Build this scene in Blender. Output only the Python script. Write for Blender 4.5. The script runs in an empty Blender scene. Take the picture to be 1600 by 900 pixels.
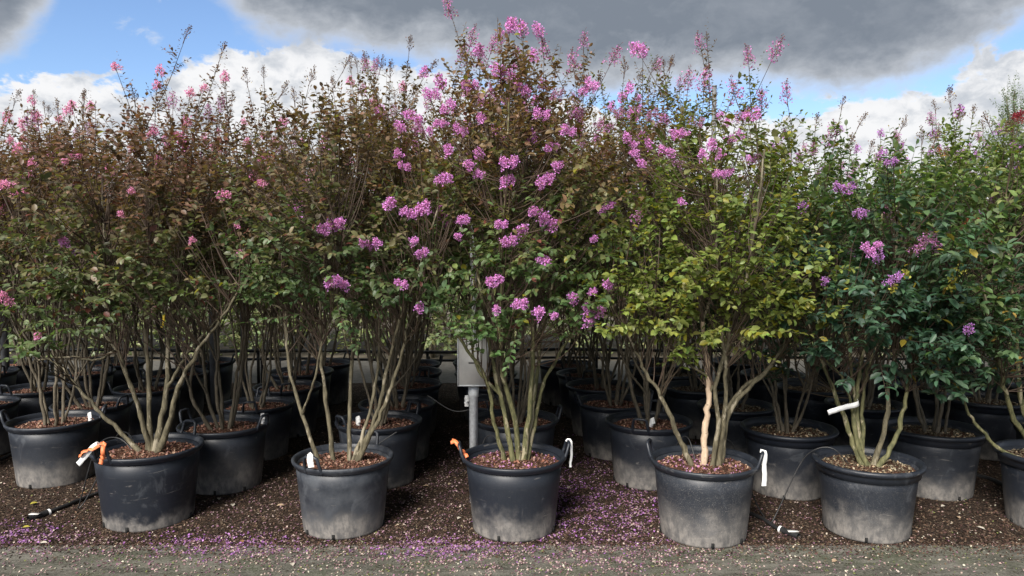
import bpy, math, random
import numpy as np

# ------------------------------------------------------------------ camera, sky, sun, exposure
scene = bpy.context.scene
COL = scene.collection
CAM_H, FPX, PITCH = 1.70, 1150.0, math.radians(2.99)
cam_data = bpy.data.cameras.new('camera')
cam_data.sensor_fit = 'HORIZONTAL'; cam_data.sensor_width = 36.0
cam_data.lens = 36.0 * FPX / 1600.0
cam_data.clip_start = 0.05; cam_data.clip_end = 2000.0
cam = bpy.data.objects.new('camera', cam_data); COL.objects.link(cam)
cam.location = (0, 0, CAM_H)
cam.rotation_euler = (math.pi / 2 - PITCH, 0, 0)
scene.camera = cam

SUN_EL, SUN_AZ = math.radians(40), math.radians(205)      # azimuth clockwise from +Y: behind the camera, a little to the left
SKY_STRENGTH, SUN_STRENGTH, SUN_ANGLE, EXPOSURE = 0.054, 2.5, math.radians(28), 1.72
CLOUD = 0.295                                              # radiance of a white cloud

scene.view_settings.view_transform = 'Standard'
scene.view_settings.look = 'None'
scene.view_settings.exposure = EXPOSURE
scene.view_settings.gamma = 1.0
scene.view_settings.use_curve_mapping = False

sun_data = bpy.data.lights.new('sun', 'SUN')
sun_data.energy = SUN_STRENGTH; sun_data.angle = SUN_ANGLE; sun_data.color = (1.0, 0.95, 0.88)
sun = bpy.data.objects.new('sun', sun_data); COL.objects.link(sun)
sun.rotation_euler = (math.pi / 2 - SUN_EL, 0, math.pi - SUN_AZ)
sun.location = (-3, -6, 9)


class NT:
    """tiny helper to wire node trees"""
    def __init__(s, tree): s.t = tree; s.n = tree.nodes; s.l = tree.links
    def node(s, typ, **kw):
        n = s.n.new(typ)
        for k, v in kw.items(): setattr(n, k, v)
        return n
    def put(s, sock, v):
        if isinstance(v, bpy.types.NodeSocket): s.l.new(v, sock)
        elif isinstance(v, (tuple, list)) and len(v) == 3 and sock.type == 'RGBA': sock.default_value = (*v, 1)
        else: sock.default_value = v
    def math(s, op, a, b=0.0, c=None, clamp=False):
        n = s.node('ShaderNodeMath', operation=op, use_clamp=clamp)
        s.put(n.inputs[0], a); s.put(n.inputs[1], b)
        if c is not None: s.put(n.inputs[2], c)
        return n.outputs[0]
    def smooth(s, v, lo, hi, a=0.0, b=1.0):
        n = s.node('ShaderNodeMapRange', interpolation_type='SMOOTHSTEP')
        s.put(n.inputs['Value'], v)
        for k, q in (('From Min', lo), ('From Max', hi), ('To Min', a), ('To Max', b)): s.put(n.inputs[k], q)
        return n.outputs['Result']
    def noise(s, vec, scale, detail=3.0, rough=0.5, dist=0.0):
        n = s.node('ShaderNodeTexNoise')
        if vec is not None: s.l.new(vec, n.inputs['Vector'])
        n.inputs['Scale'].default_value = scale; n.inputs['Detail'].default_value = detail
        n.inputs['Roughness'].default_value = rough; n.inputs['Distortion'].default_value = dist
        return n.outputs['Fac']
    def mix(s, f, a, b, mode='MIX'):
        n = s.node('ShaderNodeMix', data_type='RGBA', blend_type=mode)
        s.put(n.inputs[0], f); s.put(n.inputs[6], a); s.put(n.inputs[7], b)
        return n.outputs[2]
    def scalevec(s, vec, sc, loc=(0, 0, 0)):
        n = s.node('ShaderNodeMapping'); s.l.new(vec, n.inputs['Vector'])
        n.inputs['Scale'].default_value = sc; n.inputs['Location'].default_value = loc
        return n.outputs[0]


world = bpy.data.worlds.new('World'); scene.world = world; world.use_nodes = True
def build_sky():
    w = NT(world.node_tree); w.n.clear()
    tc = w.node('ShaderNodeTexCoord')
    sky = w.node('ShaderNodeTexSky', sky_type='NISHITA')
    sky.sun_disc = False; sky.sun_elevation = SUN_EL; sky.sun_rotation = SUN_AZ
    sky.air_density = 1.0; sky.dust_density = 0.3; sky.ozone_density = 2.0
    blue = w.mix(1.0, sky.outputs[0], (SKY_STRENGTH * .84, SKY_STRENGTH * .90, SKY_STRENGTH * 1.02), 'MULTIPLY')
    sep = w.node('ShaderNodeSeparateXYZ'); w.l.new(tc.outputs['Generated'], sep.inputs[0])
    x, y, z = sep.outputs
    deg = 180 / math.pi
    el = w.math('MULTIPLY', w.math('ARCSINE', z), deg)
    az = w.math('MULTIPLY', w.math('ARCTAN2', x, y), deg)
    D = tc.outputs['Generated']
    big = w.math('SUBTRACT', w.noise(D, 3.1, 2.0, 0.5), 0.5)
    mid = w.math('SUBTRACT', w.noise(w.scalevec(D, (1, 1, 1.7), (3.1, 1.7, 0.4)), 9.0, 6.0, 0.58, 0.25), 0.5)
    fine = w.math('SUBTRACT', w.noise(w.scalevec(D, (1, 1, 1.5), (7, 2, 5)), 30.0, 5.0, 0.6, 0.3), 0.5)
    def bump(a0, e0, sa, se):
        da = w.math('DIVIDE', w.math('SUBTRACT', az, a0), sa)
        de = w.math('DIVIDE', w.math('SUBTRACT', el, e0), se)
        r2 = w.math('ADD', w.math('MULTIPLY', da, da), w.math('MULTIPLY', de, de))
        return w.math('EXPONENT', w.math('MULTIPLY', r2, -1.0))
    # piled white cumulus above the horizon
    top = w.math('ADD', 11.0, w.math('MULTIPLY', mid, 9.0))
    top = w.math('ADD', top, w.math('MULTIPLY', fine, 4.5))
    top = w.math('ADD', top, w.math('MULTIPLY', bump(-14.0, 12.0, 9.0, 9.0), 5.0))
    top = w.math('ADD', top, w.math('MULTIPLY', bump(38.0, 12.0, 8.0, 9.0), 2.6))
    top = w.math('ADD', top, w.math('MULTIPLY', bump(19.0, 12.0, 9.0, 9.0), -2.2))
    cum = w.smooth(w.math('SUBTRACT', top, el), -0.25, 0.6)
    shade = w.smooth(w.math('ADD', w.math('MULTIPLY', mid, -.7), w.math('MULTIPLY', fine, 0.9)), -0.10, 0.22)
    cumcol = w.mix(shade, (CLOUD * .97, CLOUD * .975, CLOUD * .99), (CLOUD * .60, CLOUD * .64, CLOUD * .70))
    # torn wisps in the open blue
    wis = w.smooth(w.math('ADD', mid, w.math('MULTIPLY', fine, 0.7)), 0.10, 0.34)
    # the grey deck
    low = w.math('ADD', 14.2, w.math('MULTIPLY', big, -4.0))
    low = w.math('ADD', low, w.math('MULTIPLY', mid, -5.0))
    low = w.math('ADD', low, w.math('MULTIPLY', fine, -1.6))
    low = w.math('ADD', low, w.math('MULTIPLY', bump(-26.3, 14.0, 4.6, 9.5), 9.0))
    low = w.math('ADD', low, w.math('MULTIPLY', bump(4.0, 13.0, 14.0, 9.0), -2.6))
    low = w.math('ADD', low, w.math('MULTIPLY', bump(27.5, 13.0, 4.5, 5.0), -2.2))
    low = w.math('ADD', low, w.math('MULTIPLY', bump(-37.0, 15.0, 5.5, 7.0), -4.5))
    low = w.math('ADD', low, w.math('MULTIPLY', bump(22.0, 13.0, 15.0, 8.0), -1.8))
    depth = w.math('SUBTRACT', el, low)
    deck = w.smooth(depth, -0.6, 2.2)
    holes = w.smooth(w.math('ADD', big, w.math('MULTIPLY', mid, 0.7)), 0.12, 0.30)   # open patches higher up
    holes = w.math('MULTIPLY', holes, w.smooth(el, 22.0, 34.0))
    deck = w.math('MULTIPLY', deck, w.math('SUBTRACT', 1.0, holes))
    thick = w.smooth(w.math('ADD', depth, w.math('MULTIPLY', mid, 3.0)), -0.4, 4.6)
    broken = w.smooth(w.math('ADD', big, w.math('MULTIPLY', mid, .6)), -.10, .16, 1.0, .12)
    thick = w.math('MULTIPLY', thick, w.math('MAXIMUM', broken, w.smooth(el, 20.0, 32.0, 1.0, 0.0)))
    thick = w.math('ADD', thick, w.math('ADD', w.math('MULTIPLY', fine, .35), w.math('MULTIPLY', mid, -.55)), clamp=True)
    deckcol = w.mix(thick, (CLOUD * .72, CLOUD * .75, CLOUD * .80), (CLOUD * .225, CLOUD * .262, CLOUD * .318))
    c = w.mix(w.math('MULTIPLY', wis, 0.75), blue, (CLOUD * .85, CLOUD * .87, CLOUD * .9))
    c = w.mix(cum, c, cumcol)
    c = w.mix(deck, c, deckcol)
    bg = w.node('ShaderNodeBackground'); w.l.new(c, bg.inputs[0]); bg.inputs[1].default_value = 1.0
    out = w.node('ShaderNodeOutputWorld'); w.l.new(bg.outputs[0], out.inputs[0])
build_sky()
scene.cycles.use_denoising = True
scene.cycles.max_bounces = 4; scene.cycles.diffuse_bounces = 3; scene.cycles.glossy_bounces = 2; scene.cycles.transmission_bounces = 3; scene.cycles.transparent_max_bounces = 2

# ------------------------------------------------------------------ pixels to places
cP, sP = math.cos(PITCH), math.sin(PITCH)
def ray(px, py):
    u, v = (px - 800) / FPX, (450 - py) / FPX
    return np.array([u, cP + v * sP, -sP + v * cP])
def on_z(px, py, z=0.0):
    d = ray(px, py); t = (z - CAM_H) / d[2]
    return np.array([0, 0, CAM_H]) + t * d
def on_y(px, py, Y):
    d = ray(px, py); return np.array([0, 0, CAM_H]) + d * (Y / d[1])

# ------------------------------------------------------------------ mesh helpers
def mesh(name, V, F, mat=None, col=None, smooth=False):
    """V (n,3); F list of (m,k) int arrays; col (n,3) vertex colours"""
    V = np.asarray(V, np.float32).reshape(-1, 3)
    if isinstance(F, np.ndarray): F = [F]
    F = [np.asarray(f, np.int32) for f in F if len(f)]
    me = bpy.data.meshes.new(name)
    me.vertices.add(len(V)); me.vertices.foreach_set('co', V.ravel())
    idx = np.concatenate([f.ravel() for f in F])
    tot = np.concatenate([np.full(len(f), f.shape[1], np.int32) for f in F])
    start = np.concatenate([[0], np.cumsum(tot)[:-1]]).astype(np.int32)
    me.loops.add(len(idx)); me.loops.foreach_set('vertex_index', idx)
    me.polygons.add(len(tot)); me.polygons.foreach_set('loop_start', start)
    me.update(calc_edges=True)
    if smooth: me.polygons.foreach_set('use_smooth', np.ones(len(tot), bool))
    if col is not None:
        a = me.color_attributes.new('tint', 'FLOAT_COLOR', 'POINT')
        c = np.ones((len(V), 4), np.float32); c[:, :3] = col
        a.data.foreach_set('color', c.ravel())
    if mat: me.materials.append(mat)
    me.validate()
    return me

class MB:
    """collects pieces of one mesh"""
    def __init__(s): s.V = []; s.F = {}; s.C = []; s.n = 0
    def add(s, V, F, col=None):
        V = np.asarray(V, float).reshape(-1, 3)
        for f in (F if isinstance(F, list) else [F]):
            f = np.asarray(f, int)
            if len(f): s.F.setdefault(f.shape[1], []).append(f + s.n)
        s.V.append(V); s.n += len(V)
        if col is not None:
            c = np.asarray(col, float)
            s.C.append(np.broadcast_to(c, (len(V), 3)) if c.ndim == 1 else c)
    def mesh(s, name, mat, smooth=False):
        return mesh(name, np.concatenate(s.V), [np.concatenate(f) for f in s.F.values()], mat,
                    np.concatenate(s.C) if s.C else None, smooth)

def obj(name, me, parent=None, loc=(0, 0, 0), rz=0.0, **props):
    o = bpy.data.objects.new(name, me); COL.objects.link(o)
    o.location = loc; o.rotation_euler = (0, 0, rz)
    if parent: o.parent = parent
    for k, v in props.items(): o[k] = v
    return o
def thing(name, label, cat, loc=(0, 0, 0), rz=0.0, group=None):
    o = obj(name, None, None, loc, rz, label=label, category=cat)
    o.empty_display_size = 0.1
    if group: o['group'] = group
    return o
def copy_thing(root, loc, rz, scale, label, group=None):
    r = root.copy(); COL.objects.link(r)
    r.location = loc; r.rotation_euler = (0, 0, rz); r.scale = (scale,) * 3; r['label'] = label
    if group: r['group'] = group
    for ch in root.children:
        c = ch.copy(); COL.objects.link(c); c.parent = r
        for g in ch.children:
            d = g.copy(); COL.objects.link(d); d.parent = c
    return r

def unit(v): return v / (np.linalg.norm(v, axis=-1, keepdims=True) + 1e-9)
def tubes(P, R, ns=5):
    """P (N,K,3) centre lines, R (N,K) radii -> verts, quads"""
    P = np.asarray(P, float); R = np.asarray(R, float)
    N, K, _ = P.shape
    T = np.empty_like(P); T[:, 1:-1] = P[:, 2:] - P[:, :-2]; T[:, 0] = P[:, 1] - P[:, 0]; T[:, -1] = P[:, -1] - P[:, -2]
    T = unit(T)
    mean = unit(P[:, -1] - P[:, 0])
    ref = np.where(np.abs(mean[:, 2:3]) > 0.75, np.array([[1.0, 0.13, 0]]), np.array([[0.0, 0.1, 1.0]]))[:, None, :]
    A = unit(np.cross(T, ref)); B = np.cross(T, A)
    a = np.arange(ns) / ns * 2 * math.pi
    V = P[:, :, None] + R[:, :, None, None] * (A[:, :, None] * np.cos(a)[None, None, :, None] + B[:, :, None] * np.sin(a)[None, None, :, None])
    n, k, s = np.meshgrid(np.arange(N), np.arange(K - 1), np.arange(ns), indexing='ij')
    i = lambda k, s: (n * K + k) * ns + s % ns
    F = np.stack([i(k, s), i(k, s + 1), i(k + 1, s + 1), i(k + 1, s)], -1).reshape(-1, 4)
    return V.reshape(-1, 3), F
def resample(pts, K):
    """Catmull-Rom through pts, K points evenly along it"""
    p = np.asarray(pts, float)
    q = np.vstack([2 * p[0] - p[1], p, 2 * p[-1] - p[-2]])
    out = []
    for i in range(1, len(q) - 2):
        t = np.linspace(0, 1, 8, endpoint=False)[:, None]
        a, b, c, d = q[i - 1], q[i], q[i + 1], q[i + 2]
        out.append(0.5 * (2 * b + (c - a) * t + (2 * a - 5 * b + 4 * c - d) * t ** 2 + (3 * b - a - 3 * c + d) * t ** 3))
    out.append(p[-1:]); out = np.vstack(out)
    L = np.concatenate([[0], np.cumsum(np.linalg.norm(np.diff(out, axis=0), axis=1))])
    s = np.linspace(0, L[-1], K)
    return np.stack([np.interp(s, L, out[:, j]) for j in range(3)], 1)
def one_tube(pts, r0, r1=None, ns=6, K=None):
    P = resample(pts, K or max(6, 4 * len(pts)))
    R = np.linspace(r0, r1 if r1 is not None else r0, len(P))
    return tubes(P[None], R[None], ns)
def box(c, s):
    c = np.array(c, float); s = np.array(s, float) / 2
    V = c + s * np.array([[x, y, z] for x in (-1, 1) for y in (-1, 1) for z in (-1, 1)])
    return V, np.array([[0, 1, 3, 2], [4, 6, 7, 5], [0, 4, 5, 1], [2, 3, 7, 6], [0, 2, 6, 4], [1, 5, 7, 3]])
def lathe(prof, n=48, a0=0.0):
    prof = np.asarray(prof, float); K = len(prof)
    a = a0 + np.arange(n) / n * 2 * math.pi
    V = np.stack([prof[:, None, 0] * np.cos(a), prof[:, None, 0] * np.sin(a), np.repeat(prof[:, 1:2], n, 1)], -1)
    k, s = np.meshgrid(np.arange(K - 1), np.arange(n), indexing='ij')
    F = np.stack([k * n + s, k * n + (s + 1) % n, (k + 1) * n + (s + 1) % n, (k + 1) * n + s], -1).reshape(-1, 4)
    return V.reshape(-1, 3), F

# ------------------------------------------------------------------ materials
MATS = {}
def material(name):
    m = bpy.data.materials.new(name); m.use_nodes = True
    nt = NT(m.node_tree); nt.n.clear()
    MATS[name] = m
    out = nt.node('ShaderNodeOutputMaterial')
    b = nt.node('ShaderNodeBsdfPrincipled'); nt.l.new(b.outputs[0], out.inputs[0])
    nt.out, nt.b = out, b
    return m, nt
def bump(nt, h, strength, dist):
    n = nt.node('ShaderNodeBump'); nt.put(n.inputs['Height'], h)
    n.inputs['Strength'].default_value = strength; n.inputs['Distance'].default_value = dist
    nt.l.new(n.outputs[0], nt.b.inputs['Normal'])
def attr(nt): return nt.node('ShaderNodeVertexColor', layer_name='tint').outputs[0]

def leaf_mat(name, rough, trans, spec=0.4):
    m, nt = material(name)
    c = attr(nt)
    nt.put(nt.b.inputs['Base Color'], c); nt.b.inputs['Roughness'].default_value = rough
    nt.b.inputs['Specular IOR Level'].default_value = spec
    tr = nt.node('ShaderNodeBsdfTranslucent')
    nt.put(tr.inputs[0], nt.mix(1.0, c, (1.15, 1.3, 0.6), 'MULTIPLY'))
    mx = nt.node('ShaderNodeMixShader'); mx.inputs[0].default_value = trans
    nt.l.new(nt.b.outputs[0], mx.inputs[1]); nt.l.new(tr.outputs[0], mx.inputs[2]); nt.l.new(mx.outputs[0], nt.out.inputs[0])
    return m
M_LEAF = leaf_mat('leaf', 0.46, 0.37, 0.5)
M_PETAL = leaf_mat('petal', 0.7, 0.35, 0.15)

def bark_mat(name, a, b, pale, pale_at):
    m, nt = material(name)
    g = nt.node('ShaderNodeTexCoord').outputs['Object']
    n1 = nt.noise(nt.scalevec(g, (1, 1, .25)), 60, 4, .6)
    n2 = nt.noise(nt.scalevec(g, (1, 1, .4), (4, 1, 2)), 14, 4, .65, .6)
    c = nt.mix(nt.smooth(n1, .35, .65), a, b)
    c = nt.mix(nt.math('MULTIPLY', nt.smooth(n2, pale_at, pale_at + .06), .85), c, pale)
    dk = nt.smooth(nt.noise(nt.scalevec(g, (1, 1, 1.8), (9, 3, 1)), 38, 2, .5), .66, .72)
    c = nt.mix(nt.math('MULTIPLY', dk, .6), c, (.035, .028, .018))
    nt.put(nt.b.inputs['Base Color'], c); nt.b.inputs['Roughness'].default_value = .8
    bump(nt, nt.math('ADD', n1, n2), .9, .006)
    return m
M_BARK = bark_mat('olive_bark', (.062, .053, .031), (.135, .116, .07), (.27, .235, .17), .56)
M_BARK_GREEN = bark_mat('mossy_bark', (.060, .062, .024), (.140, .132, .058), (.30, .26, .17), .55)
M_BARK_PALE = bark_mat('peeled_bark', (.40, .29, .20), (.50, .38, .27), (.22, .17, .11), .60)
M_BARK_DARK = bark_mat('dark_bark', (.075, .062, .042), (.13, .108, .075), (.20, .17, .12), .6)
m, nt = material('twig'); nt.put(nt.b.inputs['Base Color'], (.075, .05, .035)); nt.b.inputs['Roughness'].default_value = .75
M_TWIG = m

def pot_mat():
    m, nt = material('dusty_black_plastic')
    tc = nt.node('ShaderNodeTexCoord'); g = tc.outputs['Object']
    rnd = nt.node('ShaderNodeObjectInfo').outputs['Random']
    sep = nt.node('ShaderNodeSeparateXYZ'); nt.l.new(g, sep.inputs[0]); z = sep.outputs[2]
    off = nt.node('ShaderNodeCombineXYZ'); nt.put(off.inputs[0], nt.math('MULTIPLY', rnd, 37.0)); nt.put(off.inputs[1], nt.math('MULTIPLY', rnd, 11.0))
    va = nt.node('ShaderNodeVectorMath', operation='ADD'); nt.l.new(g, va.inputs[0]); nt.l.new(off.outputs[0], va.inputs[1]); v = va.outputs[0]
    n1 = nt.noise(v, 7, 5, .6); n2 = nt.noise(nt.scalevec(v, (1, 1, .5)), 26, 5, .68); n3 = nt.noise(v, 260, 2, .5)
    # splash of dried dust above the foot, uneven height from pot to pot
    oi = nt.node('ShaderNodeObjectInfo'); oc = nt.node('ShaderNodeSeparateColor'); nt.l.new(oi.outputs['Color'], oc.inputs[0])
    h = oc.outputs[0]
    zz = nt.math('DIVIDE', nt.math('ADD', z, nt.math('MULTIPLY', nt.math('SUBTRACT', n1, .5), .34)), h)
    dust = nt.smooth(nt.math('ADD', zz, nt.math('MULTIPLY', nt.math('SUBTRACT', n2, .5), .9)), .3, 1.5, 1.0, 0.0); dust = nt.math('POWER', dust, 1.5)
    dust = nt.math('MULTIPLY', dust, nt.math('MULTIPLY_ADD', n2, .5, .5), clamp=True)
    film = nt.math('MULTIPLY', nt.smooth(nt.math('ADD', nt.math('MULTIPLY', n1, .88), nt.math('MULTIPLY', n2, .12)), .25, .72), oc.outputs[1])
    speck = nt.math('MULTIPLY', nt.smooth(n3, .58, .66), oc.outputs[2])
    drip = nt.math('MULTIPLY', nt.smooth(nt.noise(nt.scalevec(v, (1, 1, .06), (3, 3, 3)), 42, 2, .5), .68, .76), .07)
    scuff = nt.math('MULTIPLY', nt.smooth(nt.noise(nt.scalevec(v, (.5, .5, 3.0), (1, 5, 2)), 9, 6, .75, 1.5), .60, .68), .36)
    blot = nt.math('MULTIPLY', nt.smooth(nt.noise(nt.scalevec(v, (1, 1, .8), (5, 8, 1)), 5.5, 6, .7, .8), .56, .66), .20)
    film = nt.math('ADD', film, blot)
    f = nt.math('ADD', dust, nt.math('ADD', nt.math('ADD', speck, drip), scuff), clamp=True)
    f = nt.math('MINIMUM', f, .92)
    dcol = nt.mix(nt.smooth(n2, .35, .65), (.135, .128, .122), (.27, .248, .225))
    c = nt.mix(f, nt.mix(film, (.0095, .0125, .0195), (.135, .144, .158)), dcol)
    nt.put(nt.b.inputs['Base Color'], c)
    nt.put(nt.b.inputs['Roughness'], nt.math('MULTIPLY_ADD', f, .35, .46))
    nt.b.inputs['Specular IOR Level'].default_value = .45
    bump(nt, nt.math('ADD', n2, nt.math('MULTIPLY', n3, .4)), .12, .002)
    return m
M_POT = pot_mat()
def plain(name, c, rough=.6, metal=0.0, var=.25, scale=20, spec=.5, bmp=.1):
    m, nt = material(name)
    n = nt.noise(nt.node('ShaderNodeTexCoord').outputs['Object'], scale, 4, .6)
    lo = tuple(x * (1 - var) for x in c); hi = tuple(min(1, x * (1 + var)) for x in c)
    nt.put(nt.b.inputs['Base Color'], nt.mix(nt.smooth(n, .3, .7), lo, hi))
    nt.put(nt.b.inputs['Roughness'], nt.math('MULTIPLY_ADD', n, .2, rough - .1)); nt.b.inputs['Metallic'].default_value = metal
    nt.b.inputs['Specular IOR Level'].default_value = spec
    bump(nt, n, bmp, .003)
    return m
M_HOSE = plain('black_hose', (.018, .018, .019), .45)
M_DARK = plain('dark_hole', (.006, .006, .006), .9)
M_STEEL = plain('galvanised_steel', (.58, .60, .62), .45, .1, .16, 40)
M_BOX = plain('brushed_steel', (.58, .565, .54), .5, .05, .10, 9)
M_WHITE = plain('white_plastic', (.78, .78, .77), .5, 0, .06)
M_ORANGE = plain('orange_ribbon', (.72, .19, .07), .55, 0, .25, 60)
M_YELLOW = plain('yellow_ribbon', (.65, .47, .03), .55, 0, .15)
M_WOODPOLE = plain('grey_post', (.14, .145, .155), .6, .2, .2, 12)
M_CONC = plain('pale_concrete', (.16, .158, .15), .85, 0, .25, 5)
M_GREYPOT = plain('grey_pot', (.045, .047, .052), .6, 0, .3, 8)
m, nt = material('tint_rough'); nt.put(nt.b.inputs['Base Color'], attr(nt)); nt.b.inputs['Roughness'].default_value = .85; M_TINT = m
nt.b.inputs['Specular IOR Level'].default_value = .25

def soil_mat(name, a, b, c):
    m, nt = material(name)
    g = nt.node('ShaderNodeTexCoord').outputs['Object']
    vo = nt.node('ShaderNodeTexVoronoi'); nt.l.new(g, vo.inputs['Vector']); vo.inputs['Scale'].default_value = 85
    n = nt.noise(g, 6, 5, .6); n2 = nt.noise(g, 140, 3, .6)
    sp = nt.node('ShaderNodeSeparateColor'); nt.l.new(vo.outputs['Color'], sp.inputs[0])
    col = nt.mix(nt.smooth(sp.outputs[0], .2, .9), a, b)
    col = nt.mix(nt.smooth(sp.outputs[1], .90, .94), col, c)
    col = nt.mix(nt.smooth(n, .35, .7), col, nt.mix(.55, col, a))
    nt.put(nt.b.inputs['Base Color'], col); nt.b.inputs['Roughness'].default_value = .95
    nt.b.inputs['Specular IOR Level'].default_value = .15
    bump(nt, nt.math('ADD', vo.outputs['Distance'], n2), .9, .012)
    return m
M_MULCH = soil_mat('mulch', (.022, .015, .011), (.062, .040, .028), (.19, .14, .10))
M_POTSOIL = soil_mat('pot_soil', (.06, .03, .02), (.13, .065, .042), (.28, .19, .13))
def path_mat():
    m, nt = material('path_concrete')
    g = nt.node('ShaderNodeTexCoord').outputs['Object']
    st = nt.noise(nt.scalevec(g, (.35, 1.6, 1)), 5.5, 6, .68, .4)
    n2 = nt.noise(g, 3.1, 6, .65); n3 = nt.noise(g, 120, 5, .75)
    sep = nt.node('ShaderNodeSeparateXYZ'); nt.l.new(g, sep.inputs[0])
    edge = nt.smooth(nt.math('ADD', sep.outputs[1], nt.math('MULTIPLY', nt.math('SUBTRACT', st, .5), .55)), 3.98, 4.16)
    c = nt.mix(nt.smooth(st, .35, .68), (.052, .050, .041), (.145, .137, .118))
    c = nt.mix(nt.math('MULTIPLY', nt.smooth(n2, .42, .66), .7), c, (.052, .062, .032))
    c = nt.mix(nt.math('MULTIPLY', edge, .5), c, (.17, .16, .142))
    c = nt.mix(nt.smooth(n3, .48, .70), c, nt.mix(.65, c, (.24, .23, .195)))
    c = nt.mix(nt.smooth(n3, .48, .30), c, nt.mix(.75, c, (.018, .018, .013)))
    n4 = nt.noise(nt.scalevec(g, (.6, 1.3, 1), (2, 7, 0)), 24, 6, .75)
    c = nt.mix(nt.smooth(n4, .50, .70), c, nt.mix(.38, c, (.21, .20, .175)))
    c = nt.mix(nt.smooth(n4, .48, .32), c, nt.mix(.5, c, (.022, .022, .016)))
    nt.put(nt.b.inputs['Base Color'], c); nt.b.inputs['Roughness'].default_value = .9
    nt.b.inputs['Specular IOR Level'].default_value = .25
    bump(nt, nt.math('ADD', nt.math('MULTIPLY', n3, .7), st), .6, .008)
    return m
M_PATH = path_mat()

# ------------------------------------------------------------------ the ground
rng = np.random.default_rng(11)
EDGE_Y = 4.16
def sheet(x0, x1, y0, y1, z, nx=1, ny=1, zf=None):
    X, Y = np.meshgrid(np.linspace(x0, x1, nx + 1), np.linspace(y0, y1, ny + 1), indexing='ij')
    Z = np.full_like(X, z) if zf is None else zf(X, Y)
    V = np.stack([X, Y, Z], -1).reshape(-1, 3)
    i, j = np.meshgrid(np.arange(nx), np.arange(ny), indexing='ij')
    a = i * (ny + 1) + j
    return V, np.stack([a, a + ny + 1, a + ny + 2, a + 1], -1).reshape(-1, 4)
obj('ground', mesh('ground', *sheet(-600, 600, -200, 1000, -.03), plain('far_earth', (.09, .075, .055), .95, 0, .3, 1.5)), kind='structure')
def mulch_z(X, Y):
    f = np.clip((Y - EDGE_Y - .05) / .25, 0, 1) * np.clip((9.3 - Y) / .3, 0, 1)
    n = np.sin(X * 5.1 + np.sin(Y * 3.7) * 2) * np.sin(Y * 6.3 + X * 1.3) * .35 + np.sin(X * 17 + Y * 5) * np.sin(Y * 19 - X * 3) * .2 + .35
    return .002 + f * .020 * n
obj('mulch_bed', mesh('mulch_bed', *sheet(-9, 9, EDGE_Y - .03, 9.3, 0, 260, 90, mulch_z), M_MULCH, smooth=True), kind='structure')
obj('path', mesh('path', *sheet(-30, 30, -12, EDGE_Y, .004), M_PATH), kind='structure')
obj('gravel_lane', mesh('gravel_lane', *sheet(-30, 30, 9.3, 11.3, -.012), plain('pale_gravel', (.085, .08, .073), .9, 0, .3, 14)), kind='structure')

def flakes(P, size, cols, tilt=.35, aspect=.55, seed=1):
    """little bent quads lying about; P (N,3)"""
    r = np.random.default_rng(seed); N = len(P)
    a = r.uniform(0, 2 * math.pi, N); s = size * r.uniform(.55, 1.35, N)
    d = np.stack([np.cos(a), np.sin(a), r.normal(0, tilt, N)], 1); d = unit(d)
    e = np.stack([-np.sin(a), np.cos(a), r.normal(0, tilt, N)], 1); e = unit(e) * aspect
    q = s[:, None] * .5
    up = np.array([0, 0, 1]) * s[:, None] * .12
    V = np.stack([P - d * q, P - e * q - up, P + d * q, P + e * q + up], 1)
    V[:, :, 2] += (s * .16)[:, None]
    i = np.arange(N)[:, None] * 4
    F = np.concatenate([i + [[0, 1, 2]], i + [[0, 2, 3]]])
    return V.reshape(-1, 3), F, np.repeat(cols, 4, 0)
def pick(pal, N, r, j=.25):
    pal = np.array(pal); c = pal[r.integers(0, len(pal), N)]
    return c * r.uniform(1 - j, 1 + j, (N, 1))

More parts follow.
